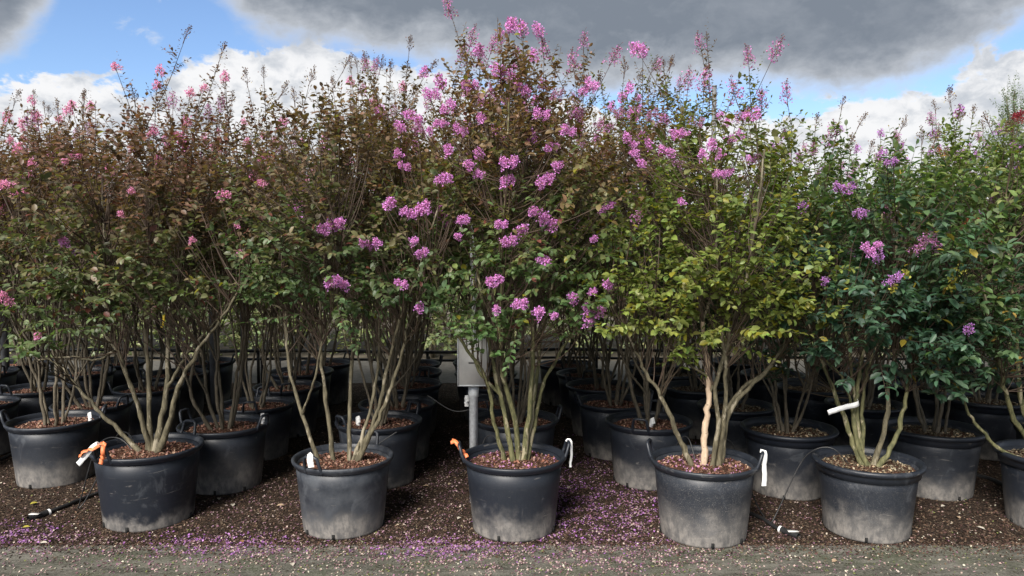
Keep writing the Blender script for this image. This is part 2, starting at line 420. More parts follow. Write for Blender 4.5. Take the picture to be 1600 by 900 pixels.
def scatter_ground():
    N = 82000
    # denser towards the front of the bed, where each chip can be seen
    Y = EDGE_Y - .02 + (rng.random(N) ** 1.7) * 4.6; Y = np.where(rng.random(N) < .07, EDGE_Y - np.abs(rng.normal(0, .085, N)) - .0, Y)
    X = rng.uniform(-1, 1, N) * (Y * .76 + .3)
    P = np.stack([X, Y, np.where(Y > EDGE_Y, mulch_z(X, Y), .0045)], 1)
    cols = pick([(.035, .022, .016), (.055, .032, .022), (.085, .048, .032), (.12, .07, .046), (.03, .022, .018), (.17, .12, .08), (.10, .05, .045)], N, rng)
    cols *= .72; lit = rng.random(N) < .035; cols[lit] = pick([(.30, .24, .17), (.36, .31, .25), (.28, .18, .16)], lit.sum(), rng)  # a small random share of chips is light tan
    V, F, C = flakes(P, .0155, cols, .4, .5, 5)
    obj('bark_mulch', mesh('bark_mulch', V, F, M_TINT, C), kind='stuff', label='brown bark chips and leaf crumbs covering the bed between the pots', category='mulch')
    # a few larger fallen leaves and stones
    # petals
    blobs = [(940, 790, 85, 45, 5200, 1), (1000, 800, 60, 40, 2400, 0), (700, 858, 62, 9, 1900, 1), (670, 862, 70, 12, 900, 0), (350, 852, 70, 10, 1500, 1),
             (400, 860, 60, 12, 700, 0), (20, 838, 45, 12, 1100, 1), (80, 845, 60, 12, 700, 0), (960, 850, 60, 22, 900, 0), (880, 870, 120, 16, 1200, 0), (1000, 880, 120, 14, 900, 0),
             (560, 800, 200, 40, 900, 0), (680, 770, 90, 60, 2600, 0), (650, 720, 70, 40, 1500, 0), (900, 720, 50, 30, 1200, 0), (430, 790, 90, 40, 1500, 0),
             (1230, 830, 60, 20, 450, 0), (1200, 880, 260, 16, 700, 0), (300, 878, 250, 14, 700, 0), (800, 885, 500, 14, 1100, 2), (800, 870, 500, 20, 900, 2),
             (1480, 790, 90, 50, 500, 2), (100, 790, 90, 40, 500, 2), (880, 780, 25, 30, 700, 1), (1000, 700, 300, 60, 900, 0), (690, 690, 60, 50, 900, 0), (800, 885, 600, 22, 2600, 3), (800, 866, 600, 12, 2200, 3), (800, 882, 560, 24, 1300, 2), (700, 872, 420, 16, 2400, 0), (250, 868, 200, 14, 1100, 0), (620, 790, 330, 45, 3500, 0), (1040, 760, 200, 45, 2500, 0)]
    Ps, Cs = [], []
    pals = {0: [(.19, .10, .14), (.13, .07, .09), (.27, .18, .19), (.11, .055, .065), (.33, .26, .23)], 1: [(.27, .11, .33), (.22, .08, .26), (.34, .17, .37), (.26, .15, .24), (.20, .09, .13)],
            2: [(.40, .34, .28), (.34, .24, .22), (.45, .42, .33), (.14, .16, .05)], 3: [(.10, .075, .05), (.17, .13, .10), (.05, .045, .03), (.09, .11, .04), (.26, .20, .17)]}
    for bx, by, sx, sy, n, k in blobs:
        px = rng.normal(bx, sx, n); py = np.clip(rng.normal(by, sy, n), 600, 930)
        # patchy: keep what falls in loose clumps
        keep = (np.sin(px * .11 + np.sin(py * .21) * 1.7) + np.sin(py * .37 + px * .05) + rng.normal(0, .9, n)) > -.4
        px, py = px[keep], py[keep]
        G = np.array([on_z(a, b) for a, b in zip(px, py)])
        G[:, 2] = np.where(G[:, 1] > EDGE_Y, mulch_z(G[:, 0], G[:, 1]) + .004, .005)
        Ps.append(G); Cs.append(pick(pals[k], len(G), rng))
    P = np.concatenate(Ps); C = np.concatenate(Cs)
    V, F, C = flakes(P, .0125, C, .3, .75, 6)
    obj('fallen_petals', mesh('fallen_petals', V, F, M_TINT, C), kind='stuff', label='drifts of fallen purple and pink petals along the path edge', category='petals')
scatter_ground()

# ------------------------------------------------------------------ pots
POT_H, POT_R, POT_RB = .45, .305, .25
def handle_mesh():
    # upright trapezoid grip growing out of the rim, in the frame x = outwards
    pts = [(.300, -.058, .425), (.318, -.052, .47), (.330, -.044, .517), (.333, -.030, .525), (.333, .030, .525), (.330, .044, .517), (.318, .052, .47), (.300, .058, .425)]
    P = np.array(pts)[None]
    V, F = tubes(P, np.full((1, len(pts)), .0105), 6)
    return mesh('handle', V, F, M_POT, smooth=True)
def drain_mesh():
    V, F = box((.2535, 0, .022), (.008, .016, .030)); return mesh('drain_hole', V, F, M_DARK)
def chips_disc(seed, R, z, n, pal, heap=.02):
    r = np.random.default_rng(seed); a = r.uniform(0, 2 * math.pi, n); q = R * np.sqrt(r.random(n))
    P = np.stack([q * np.cos(a), q * np.sin(a), z + heap * (1 - (q / R) ** 2) + .003], 1)
    return flakes(P, .019, pick(pal, n, r), .55, .55, seed + 1)
def soil_mesh(R, z, heap=.02):
    prof = [(R * t, z + heap * (1 - t * t)) for t in np.linspace(1, .02, 9)]
    V, F = lathe(prof, 32); r = np.random.default_rng(3); V[:, 2] += r.normal(0, .003, len(V))
    return mesh('soil', V, F, M_POTSOIL, smooth=True)
def prof_tub():
    b, R, H = POT_RB, POT_R, POT_H
    rin = lambda z: b - .006 + (R - .017 - b) * z / H
    return [(.03, .0), (b - .012, .0), (b - .002, .006), (b, .016)] + [(b + (R - .014 - b) * t, .016 + (H - .05) * t) for t in (.25, .5, .75, 1)] + \
           [(rin(.42), .42), (rin(.34), .34)]
def rim_tub():
    R, H = POT_R, POT_H
    return [(R - .016, H - .040), (R - .004, H - .040), (R - .003, H - .034), (R + .002, H - .028), (R + .009, H - .018), (R + .011, H - .006), (R + .005, H + .001), (R - .004, H), (R - .013, H - .008), (R - .018, H - .03)]
def rim_round():
    R, H = POT_R, POT_H
    return [(R - .018, H - .075), (R - .005, H - .072), (R - .002, H - .045), (R + .006, H - .030), (R + .017, H - .024), (R + .022, H - .010), (R + .016, H + .002), (R + .002, H + .004), (R - .012, H - .006), (R - .018, H - .05)]
ME_BODY = mesh('body', *lathe(prof_tub(), 56), M_POT, smooth=True)
ME_RIM = mesh('rim', *lathe(rim_tub(), 56), M_POT, smooth=True)
ME_RIM2 = mesh('rim', *lathe(rim_round(), 56), M_POT, smooth=True)
ME_HANDLE, ME_DRAIN = handle_mesh(), drain_mesh()
SOIL_Z = .395
ME_SOIL = soil_mesh(.283, SOIL_Z)
RED = [(.15, .065, .045), (.20, .085, .055), (.11, .05, .035), (.26, .15, .11), (.30, .20, .14), (.17, .09, .08)]
DRY = [(.10, .085, .055), (.16, .13, .085), (.07, .055, .035), (.30, .26, .19), (.34, .25, .16)]
PINKY = RED + [(.30, .13, .24), (.34, .17, .30)]
def chips(seed, pal, n=900):
    V, F, C = chips_disc(seed, .272, SOIL_Z, n, pal); return mesh('bark_chips', V, F, M_TINT, C)
ME_CHIPS = {'red': chips(31, RED), 'dry': chips(32, DRY), 'pink': chips(33, PINKY)}

def pot_parts(root, rim, handles, chip):
    b = obj('body', ME_BODY, root)
    b.color = (.16, .08, 0, 1)
    for k in range(8):
        if k in (1, 4, 6): continue
        obj('drain_hole', ME_DRAIN, b, rz=k * math.pi / 4 + .35)
    r = obj('rim', rim, root)
    if handles:
        obj('handle', ME_HANDLE, root); obj('handle', ME_HANDLE, root, rz=math.pi)
    s = obj('soil', ME_SOIL, root)
    obj('bark_chips', ME_CHIPS[chip], s, kind='stuff')
PROTO_POT = {}
def place_pot(*a, wear=(.16, .08, .1), **k):
    if len(wear) == 2: wear = (*wear, .08)
    p = place_pot_(*a, **k)
    for c in p.children:
        if c.name.startswith('body'): c.color = (*wear, 1)
        elif c.name.startswith(('rim', 'handle')): c.color = (.001, wear[1] * .6, 0, 1)
    return p
def place_pot_(X, Y, rz, scale, label, kind='tub', chip='red', group=None):
    key = (kind, chip); z0 = float(mulch_z(np.array([X]), np.array([Y]))[0]) - .004 if Y > 4.5 else .004
    if key not in PROTO_POT:
        p = thing('nursery_pot', label, 'pot', (X, Y, z0), rz, group)
        p.scale = (scale,) * 3
        pot_parts(p, ME_RIM if kind == 'tub' else ME_RIM2, kind == 'tub', chip)
        PROTO_POT[key] = p
        return p
    src = PROTO_POT[key]
    p = copy_thing(src, (X, Y, z0), rz, scale, label)
    if 'group' in p: del p['group']
    if group: p['group'] = group
    return p

# ------------------------------------------------------------------ plants
LEAF8 = np.array([(0, 0, 0), (.38, .5, .10), (.38, 0, 0), (.38, -.5, .10), (.74, .42, .07), (.74, 0, -.02), (.74, -.42, .07), (1, 0, -.10)])
F8 = np.array([(0, 2, 1), (0, 3, 2), (1, 2, 5), (1, 5, 4), (2, 3, 6), (2, 6, 5), (4, 5, 7), (5, 6, 7)])
LEAF6 = np.array([(0, 0, 0), (.40, .5, .08), (.76, .40, .04), (1, 0, -.08), (.76, -.40, .04), (.40, -.5, .08)])
F6 = np.array([(0, 3, 1), (1, 3, 2), (0, 5, 3), (5, 4, 3)])
def leaves(P, D, N, L, W, C, hi):
    T, F = (LEAF8, F8) if hi else (LEAF6, F6)
    D = unit(D); S = unit(np.cross(N, D)); N = np.cross(D, S)
    V = P[:, None] + T[None, :, 0:1] * (L[:, None] * D)[:, None] + T[None, :, 1:2] * (W[:, None] * S)[:, None] + T[None, :, 2:3] * (L[:, None] * N)[:, None]
    k = len(T); i = np.arange(len(P))[:, None, None] * k
    return V.reshape(-1, 3), (F[None] + i).reshape(-1, 3), np.repeat(C, k, 0)

def shoot_leaves(r, B, D, L, M, leaf_len, colour, hi, wr=.52, taper=.35):
    """leafy shoots: base B, direction D, length L (N); M leaves each. returns centre lines and leaf arrays"""
    N = len(B); K = 5
    t = np.linspace(0, 1, K)[None, :, None]
    lift = np.array([0, 0, 1.0]) * (L * r.uniform(-.10, .30, N))[:, None]
    line = B[:, None] + D[:, None] * L[:, None, None] * t + lift[:, None] * t ** 2
    tt = (np.arange(M) + r.uniform(.2, .8, (N, M))) / M
    tt = .06 + .94 * tt
    pos = B[:, None] + D[:, None] * (L[:, None] * tt)[..., None] + lift[:, None] * (tt ** 2)[..., None]
    axis = unit(D[:, None] + 2 * lift[:, None] / L[:, None, None] * tt[..., None])
    up = np.array([0, 0, 1.0])
    side0 = unit(np.cross(axis, up + r.normal(0, .25, (N, 1, 3))))
    sg = np.where(np.arange(M) % 2, 1.0, -1.0)[None, :, None]
    ang = r.normal(0, .55, (N, M, 1)); q = np.cross(axis, side0)
    side = side0 * np.cos(ang) + q * np.sin(ang)
    ld = sg * side * r.uniform(.75, 1.1, (N, M, 1)) + axis * r.uniform(.25, .75, (N, M, 1)) + np.array([0, 0, -.22]) + r.normal(0, .16, (N, M, 3))
    ld[:, -1] = axis[:, -1] + r.normal(0, .2, (N, 3))
    nrm = up + r.normal(0, .38, (N, M, 3)) + .25 * axis
    ll = leaf_len * r.uniform(.62, 1.2, (N, M)) * (1 - taper * tt ** 3)
    ww = ll * wr * r.uniform(.8, 1.15, (N, M))
    f = lambda a: a.reshape(-1, 3)
    Pz = f(pos); C = colour(r, Pz, np.repeat(r.random(N), M))
    return line, leaves(Pz, f(ld), f(nrm), ll.ravel(), ww.ravel(), C, hi)

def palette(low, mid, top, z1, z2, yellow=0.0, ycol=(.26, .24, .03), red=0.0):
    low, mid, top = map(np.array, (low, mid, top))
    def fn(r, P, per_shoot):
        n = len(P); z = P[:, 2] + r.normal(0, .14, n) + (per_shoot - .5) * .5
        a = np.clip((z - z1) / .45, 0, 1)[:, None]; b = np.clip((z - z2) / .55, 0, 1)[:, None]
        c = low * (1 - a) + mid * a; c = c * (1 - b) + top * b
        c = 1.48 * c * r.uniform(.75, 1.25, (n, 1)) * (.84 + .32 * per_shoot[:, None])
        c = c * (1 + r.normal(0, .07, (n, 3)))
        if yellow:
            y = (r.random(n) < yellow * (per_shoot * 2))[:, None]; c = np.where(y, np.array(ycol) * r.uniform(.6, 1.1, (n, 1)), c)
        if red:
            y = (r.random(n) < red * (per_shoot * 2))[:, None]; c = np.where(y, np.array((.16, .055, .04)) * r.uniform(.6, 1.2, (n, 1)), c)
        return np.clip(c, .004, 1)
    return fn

# flower clusters: crinkled petals on short branchlets, with buds
def flower_mesh(seed, petal, bud, n_lobes=7, per=30, L=.15, wid=.055, ps=.0145, buds=10):
    r = np.random.default_rng(seed); mb = MB()
    ax = one_tube([(0, 0, -.02), (r.normal(0, .006), r.normal(0, .006), L * .5), (0, 0, L)], .0022, .001, 4, 5); mb.add(*ax, (.14, .07, .05))
    for k in range(n_lobes):
        t = (k + .5) / n_lobes; a = k * 2.4 + r.uniform(-.4, .4); q = wid * (1.1 - .75 * t) * r.uniform(.6, 1.15)
        base = np.array([0, 0, L * t * .8]); c = base + np.array([q * math.cos(a), q * math.sin(a), .02])
        mb.add(*one_tube([base, (base + c) / 2 + [0, 0, -.003], c], .0013, .001, 3, 3), (.16, .08, .06))
        n = per; P = c + r.normal(0, .0115, (n, 3)) * np.array([1, 1, .9])
        d = unit(P - c + r.normal(0, .006, (n, 3))); nn = unit(r.normal(0, 1, (n, 3)))
        C = np.array(petal) * r.uniform(.7, 1.35, (n, 1)) * (1 + r.normal(0, .06, (n, 3)))
        s = ps * r.uniform(.6, 1.2, n)
        V, F, C = leaves(P, d, nn, s, s * 1.1, np.clip(C, 0, 1), False); mb.add(V, F, C)
        # a few pale stamens
        m = 2; P = c + r.normal(0, .006, (m, 3)); V, F, C = leaves(P, unit(P - c), unit(r.normal(0, 1, (m, 3))), np.full(m, .009), np.full(m, .006), np.tile([[.60, .45, .12]], (m, 1)), False); mb.add(V, F, C)
    oc = np.array([(1, 0, 0), (-1, 0, 0), (0, 1, 0), (0, -1, 0), (0, 0, 1), (0, 0, -1)]) * .0052
    of = np.array([(0, 2, 4), (2, 1, 4), (1, 3, 4), (3, 0, 4), (2, 0, 5), (1, 2, 5), (3, 1, 5), (0, 3, 5)])
    for k in range(buds):
        t = r.uniform(.3, 1.12); a = r.uniform(0, 6.28); q = wid * (1.2 - .85 * min(t, 1)) * r.uniform(.4, 1.1)
        p = np.array([q * math.cos(a), q * math.sin(a), L * t]); b0 = np.array([0, 0, max(0, L * t - .03)])
        mb.add(*one_tube([b0, (b0 + p) / 2, p], .0009, .0009, 3, 3), (.13, .07, .05))
        mb.add(oc * r.uniform(.7, 1.2) + p, of, np.array(bud) * r.uniform(.7, 1.2))
    return mb.mesh('flower_cluster', M_PETAL)
PURPLE, PINK, VIOLET, DULL = (.66, .28, .68), (.74, .30, .56), (.50, .22, .60), (.34, .15, .26)
BUDC = (.16, .09, .05)
FLOWERS = {
    'purple': [flower_mesh(50 + k, PURPLE, (.32, .12, .14), 9 + k % 2, 34, .11 + .02 * k, .045, buds=8) for k in range(3)],
    'pink': [flower_mesh(60 + k, PINK, (.34, .12, .12), 7, 30, .10 + .02 * k, .045, buds=8) for k in range(3)],
    'violet': [flower_mesh(70 + k, VIOLET, (.25, .08, .14), 6, 24, .12, .045, buds=8) for k in range(2)],
    'dull': [flower_mesh(80 + k, (.46, .19, .43), (.26, .11, .12), 11, 14, .20, .05, .013, 24) for k in range(3)],
    'seed': [flower_mesh(90 + k, (.20, .10, .08), BUDC, 3, 3, .13, .045, .010, 26) for k in range(3)],
    'rust': [flower_mesh(97, (.32, .10, .05), (.30, .09, .05), 8, 7, .16, .04, .012, 30)],
    'red': [flower_mesh(98, (.22, .02, .04), (.2, .03, .04), 8, 26, .15, .05)],
    'gold': [flower_mesh(99, (.36, .33, .07), (.40, .20, .08), 9, 4, .18, .018, .036, 4)],
}
def align(o, d, roll=0.0):
    from mathutils import Vector, Quaternion
    q = Vector((0, 0, 1)).rotation_difference(Vector(d))
    o.rotation_mode = 'QUATERNION'; o.rotation_quaternion = q @ Quaternion((0, 0, 1), roll)

class Plant:
    def __init__(s, seed): s.r = np.random.default_rng(seed); s.stems = []; s.rad = []
    def add_stem(s, pts, r0, r1=.005, K=30):
        P = resample(pts, K); P[2:-1] += s.r.normal(0, r0 * .22, (K - 3, 3)); s.stems.append(P); s.rad.append(r0 + (r1 - r0) * np.linspace(0, 1, K) ** .8)
    def random_stems(s, n, lean, height, r0, forks=True):
        r = s.r
        for k in range(n):
            a = k / n * 2 * math.pi + r.uniform(-.4, .4); th = math.radians(r.uniform(*lean)); h = height * r.uniform(.85, 1.05)
            q0 = r.uniform(.01, .07); q1 = math.tan(th) * h * .55
            jit = lambda m: r.normal(0, m)
            pts = [(q0 * math.cos(a), q0 * math.sin(a), -.03)]
            for t in (.2, .42, .62, .82, 1.0):
                q = q0 + q1 * (t ** .8); pts.append((q * math.cos(a) + jit(.03), q * math.sin(a) + jit(.03), h * t))
            s.add_stem(pts, r0 * r.uniform(.75, 1.15))
            if forks and r.random() < .8:
                i = r.integers(6, 12); b = s.stems[-1][i]; aa = a + r.uniform(-1.2, 1.2)
                top = b + np.array([.28 * math.cos(aa), .28 * math.sin(aa), h * .45])
                s.add_stem([b, b + (top - b) * .5 + [jit(.03), jit(.03), -.04], top], s.rad[-1][i] * .7, .004, 14)
    def stem_objs(s, root, mats, z_off):
        for k, (P, R) in enumerate(zip(s.stems, s.rad)):
            V, F = tubes(P[None], (R * (1 + s.r.normal(0, .07, len(R)) + .06 * np.sin(np.arange(len(R)) * 2.1 + k)) * (1 + .22 * np.exp(-np.arange(len(R)) / 1.3) * (len(R) > 16)))[None], 8)
            V[:, 2] += z_off
            obj('stem', mesh('stem', V, F, mats[k % len(mats)], smooth=True), root)
    def attach(s, T):
        """for targets T (N,3): a point on a stem a bit below each"""
        S = np.concatenate([P[6:] for P in s.stems]); S = S[S[:, 2] > .42]
        d = np.linalg.norm(T[:, None] - np.array([0, 0, .30]) - S[None], axis=2) + np.maximum(0, S[None, :, 2] - T[:, None, 2] + .05) * 4
        return S[np.argmin(d, 1)]
    def twig_lines(s, A, B, K=6):
        r = s.r; t = np.linspace(0, 1, K)[None, :, None]
        C = A * .45 + B * .55 + np.stack([r.normal(0, .03, len(A)), r.normal(0, .03, len(A)), -.10 * np.linalg.norm(B - A, axis=1)], 1)
        return A[:, None] * (1 - t) ** 2 + 2 * C[:, None] * t * (1 - t) + B[:, None] * t ** 2
    def crown(s, root, env, n, M, leaf_len, colour, hi, z_off, centre=(0, 0), parts=0, wr=.52, length=(.16, .34), inner=.42, upright=.5, front_bias=0.0, twig_r=.0038, stray=0):
        """env: list of (z, radius); n shoots; `parts` outer shoots become parts of their own"""
        r = s.r; zs, rs = np.array(env).T
        zz = np.linspace(zs[0], zs[-1], 60); w = np.interp(zz, zs, rs) ** 1.6 + .02; w /= w.sum()
        z = r.choice(zz, n, p=w) + r.uniform(-.03, .03, n)
        a = r.uniform(0, 2 * math.pi, n); p1, p2, p3 = r.uniform(0, 6.28, 3)
        if front_bias: m = r.random(n) < front_bias; a = np.where(m, -math.pi / 2 + r.normal(0, .9, n), a)
        lob = 1 + .20 * np.sin(3 * a + p1 + 2.2 * z) + .14 * np.sin(5 * a + p2 - 6 * z) + .12 * np.sin(2 * a + p3 + 9 * z)
        R = np.interp(z, zs, rs) * lob; u = r.random(n) ** inner
        # clear patches so that the crown shows depth
        hole = np.sin(4 * a + 7 * z + p2) + np.sin(11 * z + 3 * a + p3) > 1.25
        u = np.where(hole, u * .6, u)
        o = np.stack([np.cos(a), np.sin(a), np.zeros(n)], 1)
        B = np.stack([centre[0] + R * u * np.cos(a), centre[1] + R * u * np.sin(a), z], 1)
        tz = np.clip((z - zs[0]) / (zs[-1] - zs[0]), 0, 1)
        D = unit(o * (.25 + .6 * u)[:, None] * (1.15 - .75 * tz)[:, None] + np.array([0, 0, 1]) * (upright * (.15 + 1.25 * tz))[:, None] + r.normal(0, .28, (n, 3)))
        L = r.uniform(*length, n)
        A = s.attach(B)
        mb = MB(); tw = s.twig_lines(A, B); d = np.linalg.norm(B - A, axis=1)
        mb.add(*tubes(tw, np.linspace(1, .5, 6)[None] * (twig_r * (.6 + d))[:, None], 4))
        # which shoots are told apart: outermost on the viewed side
        score = -(B[:, 1] - centre[1]) + .35 * z + r.normal(0, .08, n)
        order = np.argsort(-score); out_i, in_i = order[:parts], order[parts:]
        sl = lambda idx, rr: shoot_leaves(rr, B[idx], D[idx], L[idx], M, leaf_len, colour, hi, wr)
        line, (V, F, C) = sl(in_i, r)
        mb.add(*tubes(line, np.linspace(1, .4, 5)[None].repeat(len(line), 0) * .0019, 3))
        tm = mb.mesh('twigs', M_TWIG); obj('twigs', tm, root, (0, 0, z_off), kind='stuff')
        obj('crown', mesh('crown', V, F, M_LEAF, C), root, (0, 0, z_off), kind='stuff')
        for i in out_i:
            line, (V, F, C) = sl(np.array([i]), r); q = MB(); q.add(V - B[i], F, C)
            tv, tf = tubes(line - B[i], np.linspace(1, .4, 5)[None] * .0021, 4); q.add(tv, tf, (.075, .05, .035))
            obj('leafy_shoot', q.mesh('leafy_shoot', M_LEAF), root, tuple(B[i] + [0, 0, z_off]))
    def tall_shoot(s, root, tip, length, z_off, colour, flower, leaf_len=.038, hi=False, fscale=1.0, lean=None):
        """an upright shoot standing out of the crown, leaves getting smaller, a panicle at its tip"""
        r = s.r; tip = np.asarray(tip, float)
        base = tip - np.array([r.normal(0, .13) * length / .5, r.normal(0, .08), length]) if lean is None else tip - np.asarray(lean) * length
        A = s.attach(base[None])[0]; q = MB()
        mid = (base + tip) / 2 + r.normal(0, .012, 3)
        q.add(*one_tube([A, A * .5 + base * .5 + [0, 0, -.04], base, mid, tip], .0048, .0014, 5, 16), (.07, .045, .03))
        D = unit((tip - base)[None]); n = max(16, int(length * 70))
        _, (V, F, C) = shoot_leaves(r, base[None], D, np.array([length * .97]), n, leaf_len, colour, hi, .5, .72); q.add(V, F, C)
        # side sprays
        ns = int(length * 15); t = r.uniform(.02, .82, ns); B = base + (tip - base) * t[:, None]
        a = r.uniform(0, 6.28, ns); SD = unit(np.stack([np.cos(a), np.sin(a), r.uniform(.5, 1.5, ns)], 1)); SL = r.uniform(.06, .19, ns) * (1.15 - .6 * t)
        line, (V, F, C) = shoot_leaves(r, B, SD, SL, 8, leaf_len * .8, colour, hi, .5, .5); q.add(V, F, C)
        q.add(*tubes(line, np.linspace(1, .4, 5)[None].repeat(ns, 0) * .0014, 3), (.075, .05, .035))
        sh = obj('leafy_shoot', q.mesh('leafy_shoot', M_LEAF), root, (0, 0, z_off))
        fm = FLOWERS[flower][r.integers(len(FLOWERS[flower]))]
        f = obj('flower_cluster', fm, sh, tuple(tip - D[0] * .03)); f.scale = (fscale * r.uniform(.85, 1.15),) * 3; align(f, D[0], r.uniform(0, 6.28))
        return sh
    def flower(s, root, P, size, kind, z_off, droop=0.0):
        """a cluster at P on its own twig"""
        r = s.r; P = np.asarray(P, float); A = s.attach(P[None])[0]
        fm = FLOWERS[kind][r.integers(len(FLOWERS[kind]))]
        d = unit((P - A) * np.array([1, 1, .6]) + np.array([0, 0, .12]) + r.normal(0, .08, 3)); d = unit(d + np.array([r.normal(0, .35), -.1, r.normal(.35, .35)]))
        b = P - d * size * .45
        f = obj('flower_cluster', fm, root, tuple(b + [0, 0, z_off])); f.scale = (size / .15,) * 3; align(f, d, r.uniform(0, 6.28))
        q = MB(); C = A * .4 + b * .6 + np.array([0, 0, -.08])
        q.add(*one_tube([A, C, b, b + d * .02], .0036, .0018, 4, 10), (.075, .05, .035))
        n = 9; B = np.repeat(b[None], 2, 0); D = unit(np.stack([d, d]) * -1 + r.normal(0, .35, (2, 3))); 
        obj('flower_stalk', q.mesh('flower_stalk', M_TINT), root, (0, 0, z_off))

# colours of the foliage, low / middle / top of a plant
PAL = {
    'bronze': palette((.068, .096, .038), (.084, .090, .040), (.122, .070, .048), .85, 1.22, .01, red=.05),
    'olive': palette((.060, .096, .040), (.074, .094, .039), (.116, .076, .046), .95, 1.32, .01, red=.03),
    'green': palette((.070, .114, .042), (.084, .106, .038), (.126, .078, .042), 1.0, 1.38, .02, red=.02),
    'lime': palette((.140, .168, .042), (.108, .138, .040), (.098, .098, .040), 1.2, 1.6, .12),
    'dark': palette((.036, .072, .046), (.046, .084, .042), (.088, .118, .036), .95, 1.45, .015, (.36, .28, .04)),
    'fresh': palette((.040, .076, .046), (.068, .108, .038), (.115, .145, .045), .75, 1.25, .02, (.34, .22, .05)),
}

ROWS_D = [4.47, 5.32, 6.02, 6.72, 7.42, 8.12]
Z_SOIL = SOIL_Z + .012

